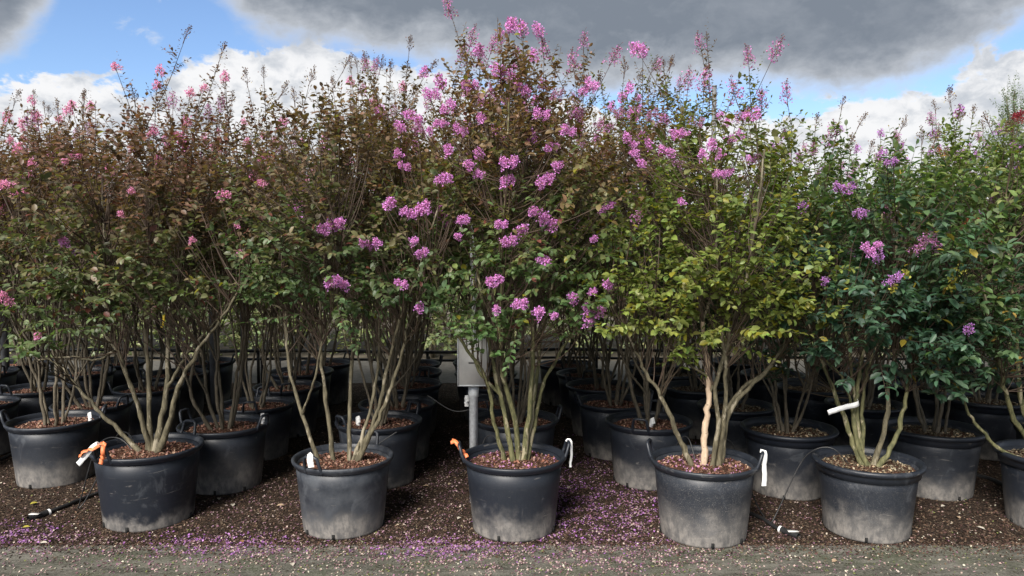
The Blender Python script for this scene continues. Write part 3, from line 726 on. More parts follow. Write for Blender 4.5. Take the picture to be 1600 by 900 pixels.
# --- the six in front, stems followed from the photograph
FRONT = [
    dict(px=233, bot=834, rz=-1.95, scale=1.04, kind='tub', chip='red', pal='bronze', bark=[M_BARK], name='P1', wear=(.09, .02, .02),
         pot='clean black tub with orange ribbons and white strip on its handle', tree='bronze topped crape myrtle with pink flowers in the tub with orange ribbons',
         env=[(.86, .28), (1.05, .52), (1.3, .62), (1.58, .54), (1.8, .38), (1.94, .24)], n=350, leaf=.050, M=19, r=.020,
         stems=[[(232, 705), (222, 650), (200, 590), (180, 545), (150, 500), (110, 455), (60, 420)], [(225, 702), (195, 680), (150, 635), (118, 600), (95, 570), (45, 545)],
                [(237, 705), (232, 640), (232, 580), (228, 520), (232, 440), (235, 350), (240, 230)], [(247, 705), (268, 650), (280, 600), (310, 545), (350, 490), (395, 420)],
                [(241, 703), (252, 655), (262, 590), (262, 540), (270, 480), (285, 400), (295, 270)], [(234, 695), (212, 620), (190, 560), (172, 500), (165, 420), (160, 300)],
                [(262, 600), (300, 540), (345, 490), (370, 455)], [(183, 548), (150, 560), (110, 555), (60, 560)]]),
    dict(px=537, bot=846, rz=-1.95, scale=.97, kind='tub', chip='red', pal='olive', bark=[M_BARK], name='P2', wear=(.14, .42, .06),
         pot='greyish dust-coated tub with small white tag on its front handle', tree='slender olive barked crape myrtle in the grey dusty tub with purple flower heads',
         env=[(.90, .26), (1.1, .48), (1.35, .60), (1.65, .54), (1.9, .40), (2.04, .24)], n=365, leaf=.050, M=19, r=.017,
         stems=[[(497, 705), (478, 660), (458, 600), (448, 540), (446, 480), (440, 400), (440, 270)], [(520, 702), (512, 640), (505, 590), (501, 540), (502, 450), (512, 340)],
                [(545, 712), (546, 640), (550, 560), (558, 500), (556, 440), (560, 350), (565, 220)], [(548, 712), (575, 650), (590, 580), (592, 510), (596, 440), (625, 330)],
                [(553, 715), (590, 640), (605, 570), (625, 500), (650, 430), (685, 320)], [(556, 712), (600, 630), (625, 560), (640, 500), (668, 430)],
                [(474, 650), (492, 590), (500, 545), (520, 470), (530, 380)], [(446, 500), (420, 470), (395, 440)]]),
    dict(px=803, bot=850, rz=.08, scale=1.0, kind='tub', chip='pink', pal='green', bark=[M_BARK_GREEN], name='P3', wear=(.15, .05, .05),
         pot='black tub beside the steel pole, dusty foot and petals on its soil', tree='tallest crape myrtle with many purple blooms beside the steel pole and box',
         env=[(.82, .28), (1.0, .46), (1.4, .58), (1.8, .52), (2.1, .38), (2.3, .22)], n=400, leaf=.050, M=19, r=.019,
         stems=[[(790, 712), (770, 650), (765, 610), (750, 570), (720, 530), (700, 500), (675, 410)], [(803, 720), (790, 650), (777, 600), (765, 540), (755, 480), (745, 400), (740, 250)],
                [(811, 722), (806, 655), (790, 600), (782, 520), (785, 420), (790, 300), (795, 150)], [(815, 722), (830, 650), (840, 580), (846, 520), (862, 450), (872, 350), (880, 220)],
                [(822, 720), (838, 650), (848, 600), (880, 540), (912, 495), (945, 430)], [(818, 722), (827, 640), (834, 560), (831, 480), (826, 380), (820, 250), (805, 140)],
                [(765, 612), (745, 570), (735, 500), (742, 420)]]),
    dict(px=1099, bot=860, rz=2.75, scale=1.0, kind='tub', chip='pink', pal='lime', bark=[M_BARK, M_BARK_PALE] + [M_BARK] * 9, name='P4', wear=(.20, .14, .42),
         pot='tub with tan dust band and long white strip on its handle', tree='yellow green crape myrtle with one pale peeled stem',
         env=[(.74, .25), (.95, .50), (1.3, .60), (1.6, .54), (1.8, .40), (1.92, .24)], n=345, leaf=.052, M=18, r=.019,
         stems=[[(1086, 725), (1060, 680), (1035, 620), (1010, 580), (990, 540), (955, 470)], [(1098, 728), (1103, 660), (1108, 600), (1102, 540), (1098, 500)],
                [(1122, 726), (1132, 640), (1135, 590), (1130, 530), (1125, 460), (1120, 380), (1120, 230)], [(1120, 728), (1130, 650), (1165, 600), (1200, 575), (1225, 530), (1245, 460)],
                [(1110, 725), (1122, 660), (1118, 600), (1140, 520), (1165, 440), (1180, 350), (1195, 230)], [(1126, 726), (1140, 640), (1180, 595), (1215, 555), (1240, 500), (1250, 400)],
                [(1107, 610), (1140, 545), (1150, 480), (1140, 400)], [(1100, 590), (1060, 555), (1020, 510)], [(1099, 508), (1090, 450), (1082, 380), (1075, 270)], [(1098, 505), (1115, 440), (1110, 330)]]),
    dict(px=1354, bot=853, rz=0.0, scale=.96, kind='round', chip='dry', pal='dark', bark=[M_BARK_GREEN, M_BARK_GREEN, M_BARK_GREEN, M_BARK], name='P5', wear=(.18, .10, .25),
         pot='round rimmed tub without handles, right of the white-strip tub', tree='blue green crape myrtle with a white tape round its stems',
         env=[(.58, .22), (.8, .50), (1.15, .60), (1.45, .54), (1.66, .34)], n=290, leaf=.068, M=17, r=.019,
         stems=[[(1350, 728), (1325, 670), (1300, 600), (1280, 550), (1260, 500), (1250, 430)], [(1352, 728), (1338, 640), (1330, 580), (1325, 530), (1310, 470), (1290, 390)],
                [(1358, 730), (1340, 690), (1335, 640), (1345, 570), (1360, 500), (1370, 430), (1380, 300)], [(1360, 728), (1385, 660), (1388, 600), (1400, 530), (1395, 470), (1400, 380), (1412, 260)],
                [(1365, 727), (1400, 680), (1415, 620), (1430, 560), (1460, 500), (1490, 430)], [(1336, 640), (1318, 590), (1290, 560)], [(1345, 690), (1350, 610), (1368, 540), (1410, 470)]]),
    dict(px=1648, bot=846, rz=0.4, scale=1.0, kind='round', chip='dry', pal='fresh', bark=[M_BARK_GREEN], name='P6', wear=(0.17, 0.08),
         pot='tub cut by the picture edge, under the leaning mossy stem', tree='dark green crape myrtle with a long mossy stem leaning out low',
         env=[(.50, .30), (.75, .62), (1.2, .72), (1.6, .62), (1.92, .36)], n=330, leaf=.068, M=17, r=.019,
         stems=[[(1630, 735), (1570, 705), (1530, 665), (1505, 625), (1485, 570)], [(1640, 725), (1590, 660), (1570, 610), (1560, 560), (1540, 480), (1530, 380)],
                [(1645, 720), (1600, 640), (1592, 560), (1582, 480), (1572, 300)], [(1650, 720), (1640, 600), (1650, 480), (1660, 250)], [(1655, 720), (1700, 600), (1720, 450)]]),
]
front = {}
for k, s in enumerate(FRONT):
    R0 = POT_RB * s['scale']
    c = on_z(s['px'], s['bot']); Y = c[1] + R0; X = (s['px'] - 800) / FPX * (Y * cP + (CAM_H - .2) * sP)
    s['X'], s['Y'] = X, Y
    s['zo'] = .004 + s['scale'] * Z_SOIL
    pot = place_pot(X, Y, s['rz'], s['scale'], s['pot'], s['kind'], s['chip'], wear=s['wear'])
    t = thing('crape_myrtle', s['tree'], 'tree', (X, Y, s['zo'] - .01))
    p = Plant(100 + k); rr = p.r
    for j, st in enumerate(s['stems']):
        off = rr.uniform(-.32, .32); b0 = st[0][1]
        branch = b0 < 690
        pts = []
        for (x, y) in st:
            f = (705 - y) / 300.0
            pts.append(on_y(x, y, Y + rr.normal(0, .008) + off * max(0, f)))
        pts = np.array(pts) - np.array([X, Y, s['zo']])
        if not branch:
            pts[0][1] = rr.uniform(-.03, .03); pts[0][2] = -.02
        else:   # join the fork onto the nearest older stem
            S = np.concatenate(p.stems); pts[0] = S[np.argmin(np.linalg.norm(S - pts[0], axis=1))]
        p.add_stem(pts, (.55 if branch else 1) * s['r'] * .95 * rr.uniform(.8, 1.12) * (1.25 if s['name'] == 'P4' and j == 1 else 1), .013 if s['name'] == 'P4' and j == 1 else .005)
    p.stem_objs(t, s['bark'], 0.0)
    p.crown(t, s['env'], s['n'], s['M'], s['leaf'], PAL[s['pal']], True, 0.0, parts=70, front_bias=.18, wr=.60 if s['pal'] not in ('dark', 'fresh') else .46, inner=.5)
    front[s['name']] = (s, t, p)

# low sprays hanging out of the crowns: tree, pixel box, depth, count
def spray(who, x0, x1, y0, y1, dy, n, M=13):
    s, t, p = front[who]; r = p.r
    B = np.array([on_y(r.uniform(x0, x1), r.uniform(y0, y1), s['Y'] + dy + r.normal(0, .07)) for _ in range(n)]) - np.array([s['X'], s['Y'], s['zo'] - .01])
    A = p.attach(B); tw = p.twig_lines(A, B)
    for i in range(n):
        d = unit((B[i] - A[i]) * [1, 1, .2] + r.normal(0, .06, 3) + [0, -.03, .03]); L = r.uniform(.13, .24)
        line, (V, F, C) = shoot_leaves(r, B[i][None], d[None], np.array([L]), M, s['leaf'], PAL[s['pal']], True, .6 if s['pal'] not in ('dark', 'fresh') else .46)
        q = MB(); q.add(V - B[i], F, C); q.add(*tubes(line - B[i], np.linspace(1, .4, 5)[None] * .002, 4), (.075, .05, .035))
        q.add(*tubes(tw[i][None] - B[i], np.linspace(1, .5, 6)[None] * .0034, 4), (.10, .075, .05))
        obj('leafy_shoot', q.mesh('leafy_shoot', M_LEAF), t, tuple(B[i]))
spray('P1', -10, 150, 430, 500, -.25, 20); spray('P1', 10, 110, 500, 560, -.35, 12); spray('P1', 200, 330, 420, 480, -.4, 12)
spray('P2', 400, 470, 400, 470, -.2, 10); spray('P2', 560, 690, 420, 490, -.35, 18)
spray('P3', 750, 790, 490, 560, -.25, 9); spray('P3', 790, 930, 460, 510, -.35, 16)
spray('P4', 950, 1060, 430, 520, -.2, 24); spray('P4', 1180, 1290, 420, 520, -.25, 24); spray('P4', 1060, 1190, 400, 460, -.4, 12); spray('P4', 1030, 1070, 540, 600, -.1, 4)
spray('P5', 1300, 1420, 440, 500, -.35, 18); spray('P5', 1410, 1500, 440, 560, -.2, 26); spray('P5', 1220, 1290, 520, 600, .35, 8)
spray('P6', 1460, 1600, 440, 560, -.3, 40); spray('P6', 1440, 1550, 550, 620, -.2, 20)

# flower heads seen in the photograph: x, y, width in pixels, colour, tree, depth in front of (-) or behind the stem line
FL = [(8, 460, 26, 'pink', 'P1', -.35), (58, 524, 15, 'pink', 'P1', -.45), (100, 378, 17, 'purple', 'P1', -.55), (120, 392, 16, 'violet', 'P1', -.45), (8, 285, 28, 'pink', 'P1', -.2), (30, 302, 24, 'pink', 'P1', -.1),
      (205, 298, 13, 'pink', 'P1', -.55), (188, 334, 13, 'pink', 'P1', -.6), (112, 248, 40, 'pink', 'P1', -.4), (350, 300, 26, 'pink', 'P1', -.4), (410, 287, 15, 'pink', 'P2', -.3), (370, 351, 13, 'pink', 'P1', -.3),
      (375, 398, 16, 'pink', 'P1', -.3), (300, 375, 13, 'pink', 'P1', -.55), (240, 205, 22, 'pink', 'P1', .1), (270, 208, 30, 'pink', 'P1', .2), (50, 255, 18, 'pink', 'P1', .1),
      (518, 352, 48, 'purple', 'P2', -.55), (578, 380, 40, 'purple', 'P2', -.58), (526, 436, 44, 'purple', 'P2', -.60), (627, 444, 24, 'purple', 'P2', -.55), (655, 481, 18, 'purple', 'P2', -.5), (608, 318, 22, 'purple', 'P2', -.5),
      (643, 338, 42, 'purple', 'P2', -.5), (664, 324, 22, 'purple', 'P2', -.5), (647, 376, 16, 'purple', 'P2', -.55), (659, 393, 24, 'purple', 'P2', -.55), (724, 342, 24, 'purple', 'P3', -.5), (716, 369, 14, 'purple', 'P3', -.5),
      (693, 280, 30, 'purple', 'P3', -.5), (740, 262, 34, 'purple', 'P3', -.52), (748, 240, 22, 'purple', 'P3', -.35), (795, 250, 36, 'purple', 'P3', -.55), (793, 282, 28, 'purple', 'P3', -.45), (858, 276, 48, 'purple', 'P3', -.55),
      (640, 188, 52, 'purple', 'P3', -.25), (682, 206, 40, 'purple', 'P3', -.35), (676, 140, 34, 'purple', 'P3', -.1), (632, 262, 24, 'purple', 'P2', -.1), (621, 240, 20, 'purple', 'P2', -.1),
      (802, 372, 46, 'purple', 'P3', -.55), (783, 348, 24, 'purple', 'P3', -.55), (856, 350, 34, 'purple', 'P3', -.5), (837, 331, 24, 'purple', 'P3', -.5), (850, 408, 26, 'purple', 'P3', -.55), (773, 435, 30, 'purple', 'P3', -.55),
      (776, 484, 15, 'purple', 'P3', -.5), (812, 477, 28, 'purple', 'P3', -.55), (842, 487, 22, 'purple', 'P3', -.55), (866, 493, 12, 'purple', 'P3', -.5), (895, 465, 20, 'purple', 'P3', -.45), (928, 493, 34, 'purple', 'P3', -.4),
      (917, 482, 20, 'purple', 'P3', -.42), (950, 446, 20, 'purple', 'P3', -.35), (925, 456, 15, 'purple', 'P3', -.4), (947, 322, 24, 'purple', 'P3', -.3), (928, 373, 13, 'purple', 'P3', -.4), (888, 204, 32, 'purple', 'P3', -.3),
      (1003, 250, 44, 'purple', 'P4', -.4), (1040, 233, 32, 'purple', 'P4', -.4), (1112, 238, 52, 'purple', 'P4', -.45), (1130, 266, 38, 'purple', 'P4', -.5), (1062, 258, 22, 'dull', 'P4', 0), (1178, 245, 26, 'purple', 'P4', .0),
      (1158, 185, 34, 'dull', 'P4', .1), (1130, 182, 26, 'purple', 'P4', .2), (993, 345, 20, 'dull', 'P4', -.3), (1255, 322, 20, 'violet', 'P5', -.2), (1065, 315, 12, 'purple', 'P4', -.4),
      (1392, 250, 28, 'violet', 'P5', -.3), (1320, 295, 44, 'violet', 'P5', -.45), (1346, 328, 28, 'violet', 'P5', -.4), (1362, 385, 38, 'purple', 'P5', -.62), (1371, 402, 22, 'violet', 'P5', -.5), (1397, 431, 30, 'violet', 'P5', -.55),
      (1443, 378, 46, 'dull', 'P5', -.55), (1462, 382, 22, 'purple', 'P5', -.35), (1513, 515, 20, 'violet', 'P6', -.5), (1290, 438, 16, 'violet', 'P5', -.5), (1590, 182, 24, 'red', 'P6', .1), (1516, 350, 40, 'rust', 'P6', -.3),
      (1500, 428, 26, 'gold', 'P6', -.55), (1487, 447, 20, 'gold', 'P6', -.58), (1416, 430, 17, 'gold', 'P5', -.5), (1395, 452, 14, 'gold', 'P5', -.55), (1470, 240, 30, 'rust', 'P6', .2), (1260, 245, 44, 'dull', 'P5', .3)]
more = random.Random(8)
for x, y in ((655, 205), (700, 165), (735, 125), (760, 150), (790, 110), (815, 140), (845, 175), (868, 150), (720, 200), (775, 205), (830, 215), (900, 175), (862, 225), (700, 235), (752, 185), (920, 140), (940, 200), (970, 175), (1060, 205), (1090, 190), (1150, 215), (1020, 180), (985, 215), (1175, 180)):
    FL.append((x, y, more.uniform(20, 36), more.choice(['purple', 'dull', 'purple']), 'P3' if x < 945 else 'P4', more.uniform(-.48, -.2) if y > 130 else more.uniform(-.25, 0)))
for x, y, wpx, kind, who, dy in FL:
    s, t, p = front[who]
    sub_n = max(1, int(round(wpx / 15.0))); gain = 1.12 if y > 270 else .95
    for q in range(sub_n):      # a wide head is several panicles side by side
        f = (q + .5) / sub_n - .5
        ox, oy = (f * wpx * .8, -f * wpx * .3 * (-1) ** q + p.r.normal(0, wpx * .14)) if sub_n > 1 else (0, 0)
        wp = wpx if sub_n == 1 else wpx / sub_n * 1.25
        W = on_y(x + ox, y + oy, s['Y'] + dy + (p.r.normal(0, .03) if q else 0)); size = max(.05, wp * (s['Y'] + dy) / FPX * gain)
        p.flower(t, W - np.array([s['X'], s['Y'], s['zo'] - .01]), size, kind, 0.0)

# shoots that stand against the sky: x, y of the tip, length, tip, tree, depth
SK = [(290, 52, .62, 'seed', 'P1', .25), (345, 82, .5, 'seed', 'P1', .35), (180, 98, .55, 'pink', 'P1', .1), (245, 128, .35, 'pink', 'P1', .25), (270, 160, .4, 'dull', 'P1', .1), (90, 165, .4, 'seed', 'P1', .3), (25, 150, .4, 'seed', 'P1', .35),
      (130, 155, .4, 'seed', 'P1', .4), (385, 120, .5, 'seed', 'P1', .45), (320, 130, .4, 'pink', 'P1', .1), (210, 150, .4, 'seed', 'P1', .2), (50, 190, .35, 'dull', 'P1', .2),
      (412, 112, .55, 'seed', 'P2', .4), (485, 118, .5, 'seed', 'P2', .3), (540, 98, .55, 'seed', 'P2', .2), (573, 90, .6, 'seed', 'P2', .25), (595, 100, .5, 'seed', 'P2', .3), (640, 68, .6, 'seed', 'P2', .3), (460, 150, .4, 'seed', 'P2', .1),
      (520, 130, .4, 'seed', 'P2', .4), (610, 110, .45, 'seed', 'P2', .1), (440, 140, .4, 'seed', 'P2', .2),
      (705, 18, .8, 'dull', 'P3', .1), (670, 105, .5, 'seed', 'P3', .2), (735, 62, .6, 'dull', 'P3', .2), (768, 72, .6, 'dull', 'P3', .15), (797, 40, .7, 'purple', 'P3', .1), (843, 45, .7, 'purple', 'P3', .15), (815, 95, .5, 'dull', 'P3', .2),
      (850, 85, .5, 'dull', 'P3', .2), (868, 105, .5, 'seed', 'P3', .3), (897, 102, .5, 'dull', 'P3', .25), (912, 66, .6, 'dull', 'P3', .2), (750, 100, .5, 'dull', 'P3', .3), (780, 110, .5, 'purple', 'P3', 0), (720, 90, .5, 'dull', 'P3', .3), (690, 130, .4, 'purple', 'P3', .3),
      (955, 92, .5, 'dull', 'P4', .4), (975, 105, .5, 'seed', 'P4', .35), (995, 72, .6, 'purple', 'P4', .3), (1020, 100, .5, 'seed', 'P4', .35), (1047, 96, .55, 'seed', 'P4', .4), (1075, 128, .4, 'dull', 'P4', .4), (1100, 132, .45, 'dull', 'P4', .3),
      (1170, 94, .6, 'dull', 'P4', .1), (1207, 86, .6, 'dull', 'P4', .15), (1150, 148, .4, 'dull', 'P4', .2), (1230, 150, .4, 'dull', 'P4', .2), (1190, 160, .35, 'dull', 'P4', .2), (940, 130, .4, 'seed', 'P4', .4),
      (1316, 160, .5, 'seed', 'P5', .2), (1275, 190, .4, 'seed', 'P5', .3), (1345, 185, .4, 'seed', 'P5', .3), (1410, 190, .45, 'seed', 'P5', .2), (1295, 215, .35, 'dull', 'P5', .2), (1380, 235, .3, 'violet', 'P5', .1), (1360, 230, .35, 'seed', 'P5', .2),
      (1440, 210, .4, 'seed', 'P5', .3), (1330, 225, .35, 'seed', 'P5', .1), (1485, 150, .55, 'seed', 'P6', .1), (1520, 175, .5, 'seed', 'P6', .2), (1460, 215, .4, 'seed', 'P6', .2), (1500, 180, .5, 'seed', 'P6', 0), (1545, 190, .5, 'seed', 'P6', .2), (1590, 180, .4, 'red', 'P6', .2), (1575, 200, .4, 'seed', 'P6', .1)]
for x, y, L, kind, who, dy in SK:
    s, t, p = front[who]
    W = on_y(x, y + 6, s['Y'] + dy) - np.array([s['X'], s['Y'], s['zo'] - .01])
    p.tall_shoot(t, W, L, 0.0, PAL[s['pal']], kind, s['leaf'] * .84, True, {'purple': .72, 'pink': .5, 'dull': .72, 'seed': .8}.get(kind, .6), lean=(-.45, 0, .9) if (x, y) == (290, 52) and False else None)

# --- rows behind: a few plants of each colouring, copied
def proto(seed, pal, kinds, env, n, leaf, M, wr, label, nst, tall=2.55):
    t = thing('crape_myrtle', label, 'tree'); p = Plant(seed)
    p.random_stems(nst, (8, 28), 1.6, .0135)
    p.stem_objs(t, [M_BARK_DARK], 0)
    p.crown(t, env, n, M, leaf, PAL[pal], False, 0, wr=wr, inner=.5, length=(.18, .36))
    r = p.r; ztop = env[-1][0]
    for k in range(11):
        a = r.uniform(0, 6.28); q = r.uniform(.05, .42); L = r.uniform(.35, .65)
        p.tall_shoot(t, (q * math.cos(a), q * math.sin(a), ztop + r.uniform(.1, .60)), L, 0, PAL[pal], kinds[r.integers(len(kinds))], leaf * .82, False, .62)
    for k in range(5):
        a = r.uniform(0, 6.28); z = r.uniform(env[2][0], ztop); q = np.interp(z, *np.array(env).T) * 1.0
        p.flower(t, (q * math.cos(a), q * math.sin(a), z), r.uniform(.07, .15), kinds[0], 0)
    return t
E1 = [(.95, .28), (1.15, .50), (1.4, .58), (1.7, .52), (1.95, .40), (2.08, .24)]
E2 = [(.62, .24), (.85, .50), (1.25, .62), (1.6, .54), (1.85, .30)]
PROTO = {
    'bronze': [proto(201, 'bronze', ['pink', 'seed', 'seed', 'dull'], E1, 275, .050, 17, .58, '', 6), proto(202, 'bronze', ['pink', 'seed', 'dull'], E1, 275, .050, 17, .58, '', 7)],
    'green': [proto(203, 'green', ['purple', 'dull', 'dull', 'seed'], E1, 275, .050, 17, .58, '', 6), proto(204, 'olive', ['purple', 'dull', 'purple'], E1, 275, .050, 17, .58, '', 7)],
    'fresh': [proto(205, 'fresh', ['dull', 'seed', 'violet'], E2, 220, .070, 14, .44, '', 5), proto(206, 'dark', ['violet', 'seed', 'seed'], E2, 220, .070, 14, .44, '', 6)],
}
used = set()
def place_tree(X, Y, kind, k, rz, scale, label, group=None):
    src = PROTO[kind][k % 2]; z = .004 + .96 * Z_SOIL
    if (kind, k % 2) not in used:
        used.add((kind, k % 2)); src.location = (X, Y, z); src.rotation_euler = (0, 0, rz); src.scale = (scale,) * 3; src['label'] = label
        if group: src['group'] = group
        return src
    t = copy_thing(src, (X, Y, z), rz, scale, label)
    if 'group' in t: del t['group']
    if group: t['group'] = group
    return t

# second row: each place taken from its rim in the photograph
ROW2 = [(86, 655, 'bronze', .3, 'black tub with white tag behind the tub with orange ribbons, by the ground pipe', 'pink flowered crape myrtle behind the ground pipe, its stems splayed low'),
        (350, 662, 'bronze', 2.9, 'greyish tub with raised handles between the ribbon tub and the dusty tub, one row back', 'dark stemmed crape myrtle one row back between ribbon tub and dusty tub'),
        (592, 657, 'green', .8, 'tub half hidden behind the grey dusty tub with white tag', 'dark stemmed crape myrtle right behind the grey dusty tub'),
        (806, 655, 'green', .1, 'dark tub hidden behind the tub beside the steel pole', 'crape myrtle standing right behind the tallest one by the pole'),
        (1014, 657, 'green', 1.2, 'tub with tan foot and small white label behind the white-strip tub', 'green crape myrtle just behind the yellow green one'),
        (1232, 668, 'fresh', 0, 'round tub with tan foot between white-strip tub and the handleless tub', 'low branched crape myrtle with dark leaves hanging over a round tub'),
        (1459, 668, 'fresh', .6, 'round tub behind and right of the handleless tub, heaped with tan chips', 'dark leaved crape myrtle behind the taped stems, foliage hanging low')]
prng = random.Random(5)
row2_x = []
for i, (px, ry, kind, rz, pl, tl) in enumerate(ROW2):
    c = on_z(px, ry, POT_H)
    place_pot(c[0], c[1], rz, 1.0, pl, 'round' if kind == 'fresh' else 'tub', 'dry' if kind == 'fresh' else 'red', wear=(prng.uniform(.12, .24), prng.uniform(.05, .16)))
    place_tree(c[0], c[1], kind, i, prng.uniform(0, 6.28), [.98, .98, 1.02, 1.06, 1.02, .88, .92][i], tl)
    row2_x.append(c[0])
GR = {'bronze': ('bronze topped crape myrtle with pink tips in the rows behind', 'bronze crape myrtles in the back rows'),
      'green': ('green and bronze crape myrtle with purple tips in the rows behind', 'purple flowered crape myrtles in the back rows'),
      'fresh': ('fresh green long leaved crape myrtle in the rows behind', 'green crape myrtles in the back rows')}
GP = {'tub': ('plain black tub with handles standing in the shaded rows behind', 'handled tubs in the back rows'), 'round': ('round rimmed black tub standing in the shaded rows behind', 'round tubs in the back rows')}
cols_x = [-5.4, -4.35] + row2_x[:1] + row2_x[1:2] + row2_x[2:3] + [.02] + row2_x[4:] + [4.05, 5.1, 6.1]
ANCH = {0: 'outermost file past the ground pipe', 1: 'next file past the ground pipe', 9: 'first file past the leaning mossy stem', 10: 'second file past the leaning mossy stem', 11: 'third file past the leaning mossy stem'}
BACK = {2: ('the tub by the ground pipe', 0), 3: ('the tub with orange ribbons', 1), 4: ('the grey dusty tub', 1), 5: ('the tub by the steel pole', 1), 6: ('the tan-banded tub with white strip', 1),
        7: ('the tub under hanging dark leaves', 0), 8: ('the tub heaped with tan chips', 0)}
ORD = ['first', 'second', 'third', 'fourth', 'fifth', 'sixth']
def where(ri, ci):
    if ci in BACK: return ', ' + ORD[ri - 1 + BACK[ci][1]] + ' one back from ' + BACK[ci][0]
    return ', ' + ORD[ri + 1] + ' row from the path, ' + ANCH[ci]
cnt = 0
for ri, d in enumerate(ROWS_D[1:]):
    for ci, x in enumerate(cols_x):
        X = x + prng.uniform(-.06, .06) - (.10 * (ri) if x > 0 else .02 * ri); Y = d + prng.uniform(-.05, .05)
        if ri == 0 and x in row2_x + [.02]: continue
        if abs(X) > Y * .72 + .85: continue
        if ri == 0 and abs(X) < 3.6: continue
        if ci == 5 and ri in (1,): Y += .1
        kind = 'bronze' if X < -1.5 else ('green' if X < 1.6 else 'fresh')
        if -1.5 <= X < -.6 and cnt % 2: kind = 'bronze'
        pk = 'round' if kind == 'fresh' else 'tub'
        place_pot(X, Y, prng.uniform(0, 6.28), prng.uniform(.95, 1.03), ('round rimmed black tub' if pk == 'round' else 'black tub with handles') + where(ri, ci), pk, 'dry' if pk == 'round' else 'red', GP[pk][1], wear=(prng.uniform(.10, .22), prng.uniform(.03, .14)))
        place_tree(X, Y, kind, cnt, prng.uniform(0, 6.28), prng.uniform(.94, 1.08) * (1.0 if abs(X) < 1.5 else (.97 if X < 0 else (.86 if X < 2.9 else .93))), {'bronze': 'bronze', 'green': 'green bronze', 'fresh': 'fresh green'}[kind] + ' crape myrtle' + where(ri, ci), GR[kind][1])
        cnt += 1

# ------------------------------------------------------------------ steel pole with its box
def pole_box():
    Y = 4.86; X = on_y(740, 650, Y)[0]
    t = thing('signal_pole', 'galvanised steel pole carrying a flat grey metal box', 'pole', (X, Y, 0))
    zj = on_y(740, 604, Y)[2]
    lower = [(.0, -.02), (.029, -.02), (.029, zj - .07), (.0355, zj - .066), (.0355, zj - .004), (.032, zj), (.0, zj)]
    obj('lower_tube', mesh('lower_tube', *lathe([(max(a, .001), b) for a, b in lower], 20), M_STEEL, smooth=True), t)
    obj('upper_tube', mesh('upper_tube', *lathe([(.0215, zj - .02), (.0215, 1.95), (.001, 1.952)], 16), M_STEEL, smooth=True), t)
    z1 = on_y(740, 528, Y - .05)[2]; z0 = on_y(740, 602, Y - .05)[2]; w = .2
    b = MB(); b.add(*box((0, -.036, (z0 + z1) / 2), (.05, .030, (z1 - z0) * .6))); b.add(*box((0, -.0655, (z0 + z1) / 2), (w, .034, z1 - z0)))
    bo = obj('box', b.mesh('box', M_BOX), t)
    f = MB()
    for sx in (-1, 1): f.add(*box((sx * (w / 2 - .003), -.0845, (z0 + z1) / 2), (.008, .005, z1 - z0)))
    for sz in (z0 + .004, z1 - .004): f.add(*box((0, -.0845, sz), (w - .0145, .0046, .008)))
    obj('edge_frame', f.mesh('edge_frame', M_STEEL), bo)
    zs = on_y(740, 567, Y - .08)[2]
    V, F = box((.015, -.083, zs), (.085, .006, .007)); obj('slot', mesh('slot', V, F, M_DARK), bo)
pole_box()

def post(px, py_base, top, w, label):
    c = on_z(px, py_base); t = thing('steel_post', label, 'post', (c[0], c[1], -.01))
    V, F = box((0, 0, top / 2), (w, w * .8, top)); obj('shaft', mesh('shaft', V, F, M_WOODPOLE), t)
    V, F = box((0, 0, top + .006), (w * 1.15, w * .95, .016)); obj('cap', mesh('cap', V, F, M_WOODPOLE), t)
post(335, 652, 2.5, .055, 'grey steel post among the stems behind the greyish tub with raised handles')
post(383, 640, 2.5, .055, 'grey steel post standing just right of its twin among dark stems')
post(11, 640, 2.4, .060, 'grey steel post behind the low pink flower sprig')
post(1109, 640, 3.40, .040, 'tall post whose top stands clear above the purple shoots')

# ------------------------------------------------------------------ black irrigation rails behind the rows
def rail(y_px, Y, label, r=.02):
    a = on_y(800, y_px, Y)[2]
    t = thing('irrigation_rail', label, 'pipe', (0, Y, 0))
    pts = [(x, .02 * math.sin(x * 1.7), a + .012 * math.sin(x * 2.3) - .02 * math.exp(-((x + 1.5) / 1.2) ** 2)) for x in np.linspace(-7.5, 7.5, 16)]
    obj('pipe', mesh('pipe', *one_tube(pts, r, r, 8, 90), M_HOSE, smooth=True), t)
    for x in np.linspace(-7, 7, 8):
        V, F = box((x, .028, (a - .02) / 2), (.03, .03, a + .06)); obj('support', mesh('support', V, F, M_HOSE), t)
rail(547, 8.62, 'upper black irrigation pipe running level behind the back tubs')
rail(560, 8.75, 'lower black irrigation pipe running level behind the back tubs', .016)

# far shrubs across the lane and one poplar
def far_shrub(seed, label):
    t = thing('laurel_shrub', label, 'shrub', group='shrubs beyond the gravel lane'); p = Plant(seed); r = p.r
    p.random_stems(5, (6, 20), 1.9, .02, False); p.stem_objs(t, [M_BARK_DARK], 0)
    pal = palette((.15, .18, .085), (.14, .17, .08), (.12, .15, .06), .8, 1.6, .12, (.34, .34, .16))
    p.crown(t, [(.15, .42), (.5, .62), (1.2, .72), (1.9, .62), (2.5, .25)], 330, 12, .085, pal, False, 0, inner=.4, length=(.2, .36))
    return t
fs = [far_shrub(301, 'broad pale green shrub beyond the gravel lane'), far_shrub(302, 'broad pale green shrub beyond the gravel lane')]
k = 0
for row, (Y, x0) in enumerate(((11.9, -9.8), (13.3, -11.0))):
    for i in range(17 + row):
        X = x0 + i * 1.22 + prng.uniform(-.15, .15); sc = prng.uniform(.85, 1.2)
        if k < 2: o = fs[k]; o.location = (X, Y, -.03); o.scale = (sc,) * 3
        else: copy_thing(fs[k % 2], (X, Y + prng.uniform(-.2, .2), -.03), prng.uniform(0, 6.28), sc, fs[0]['label'])
        k += 1
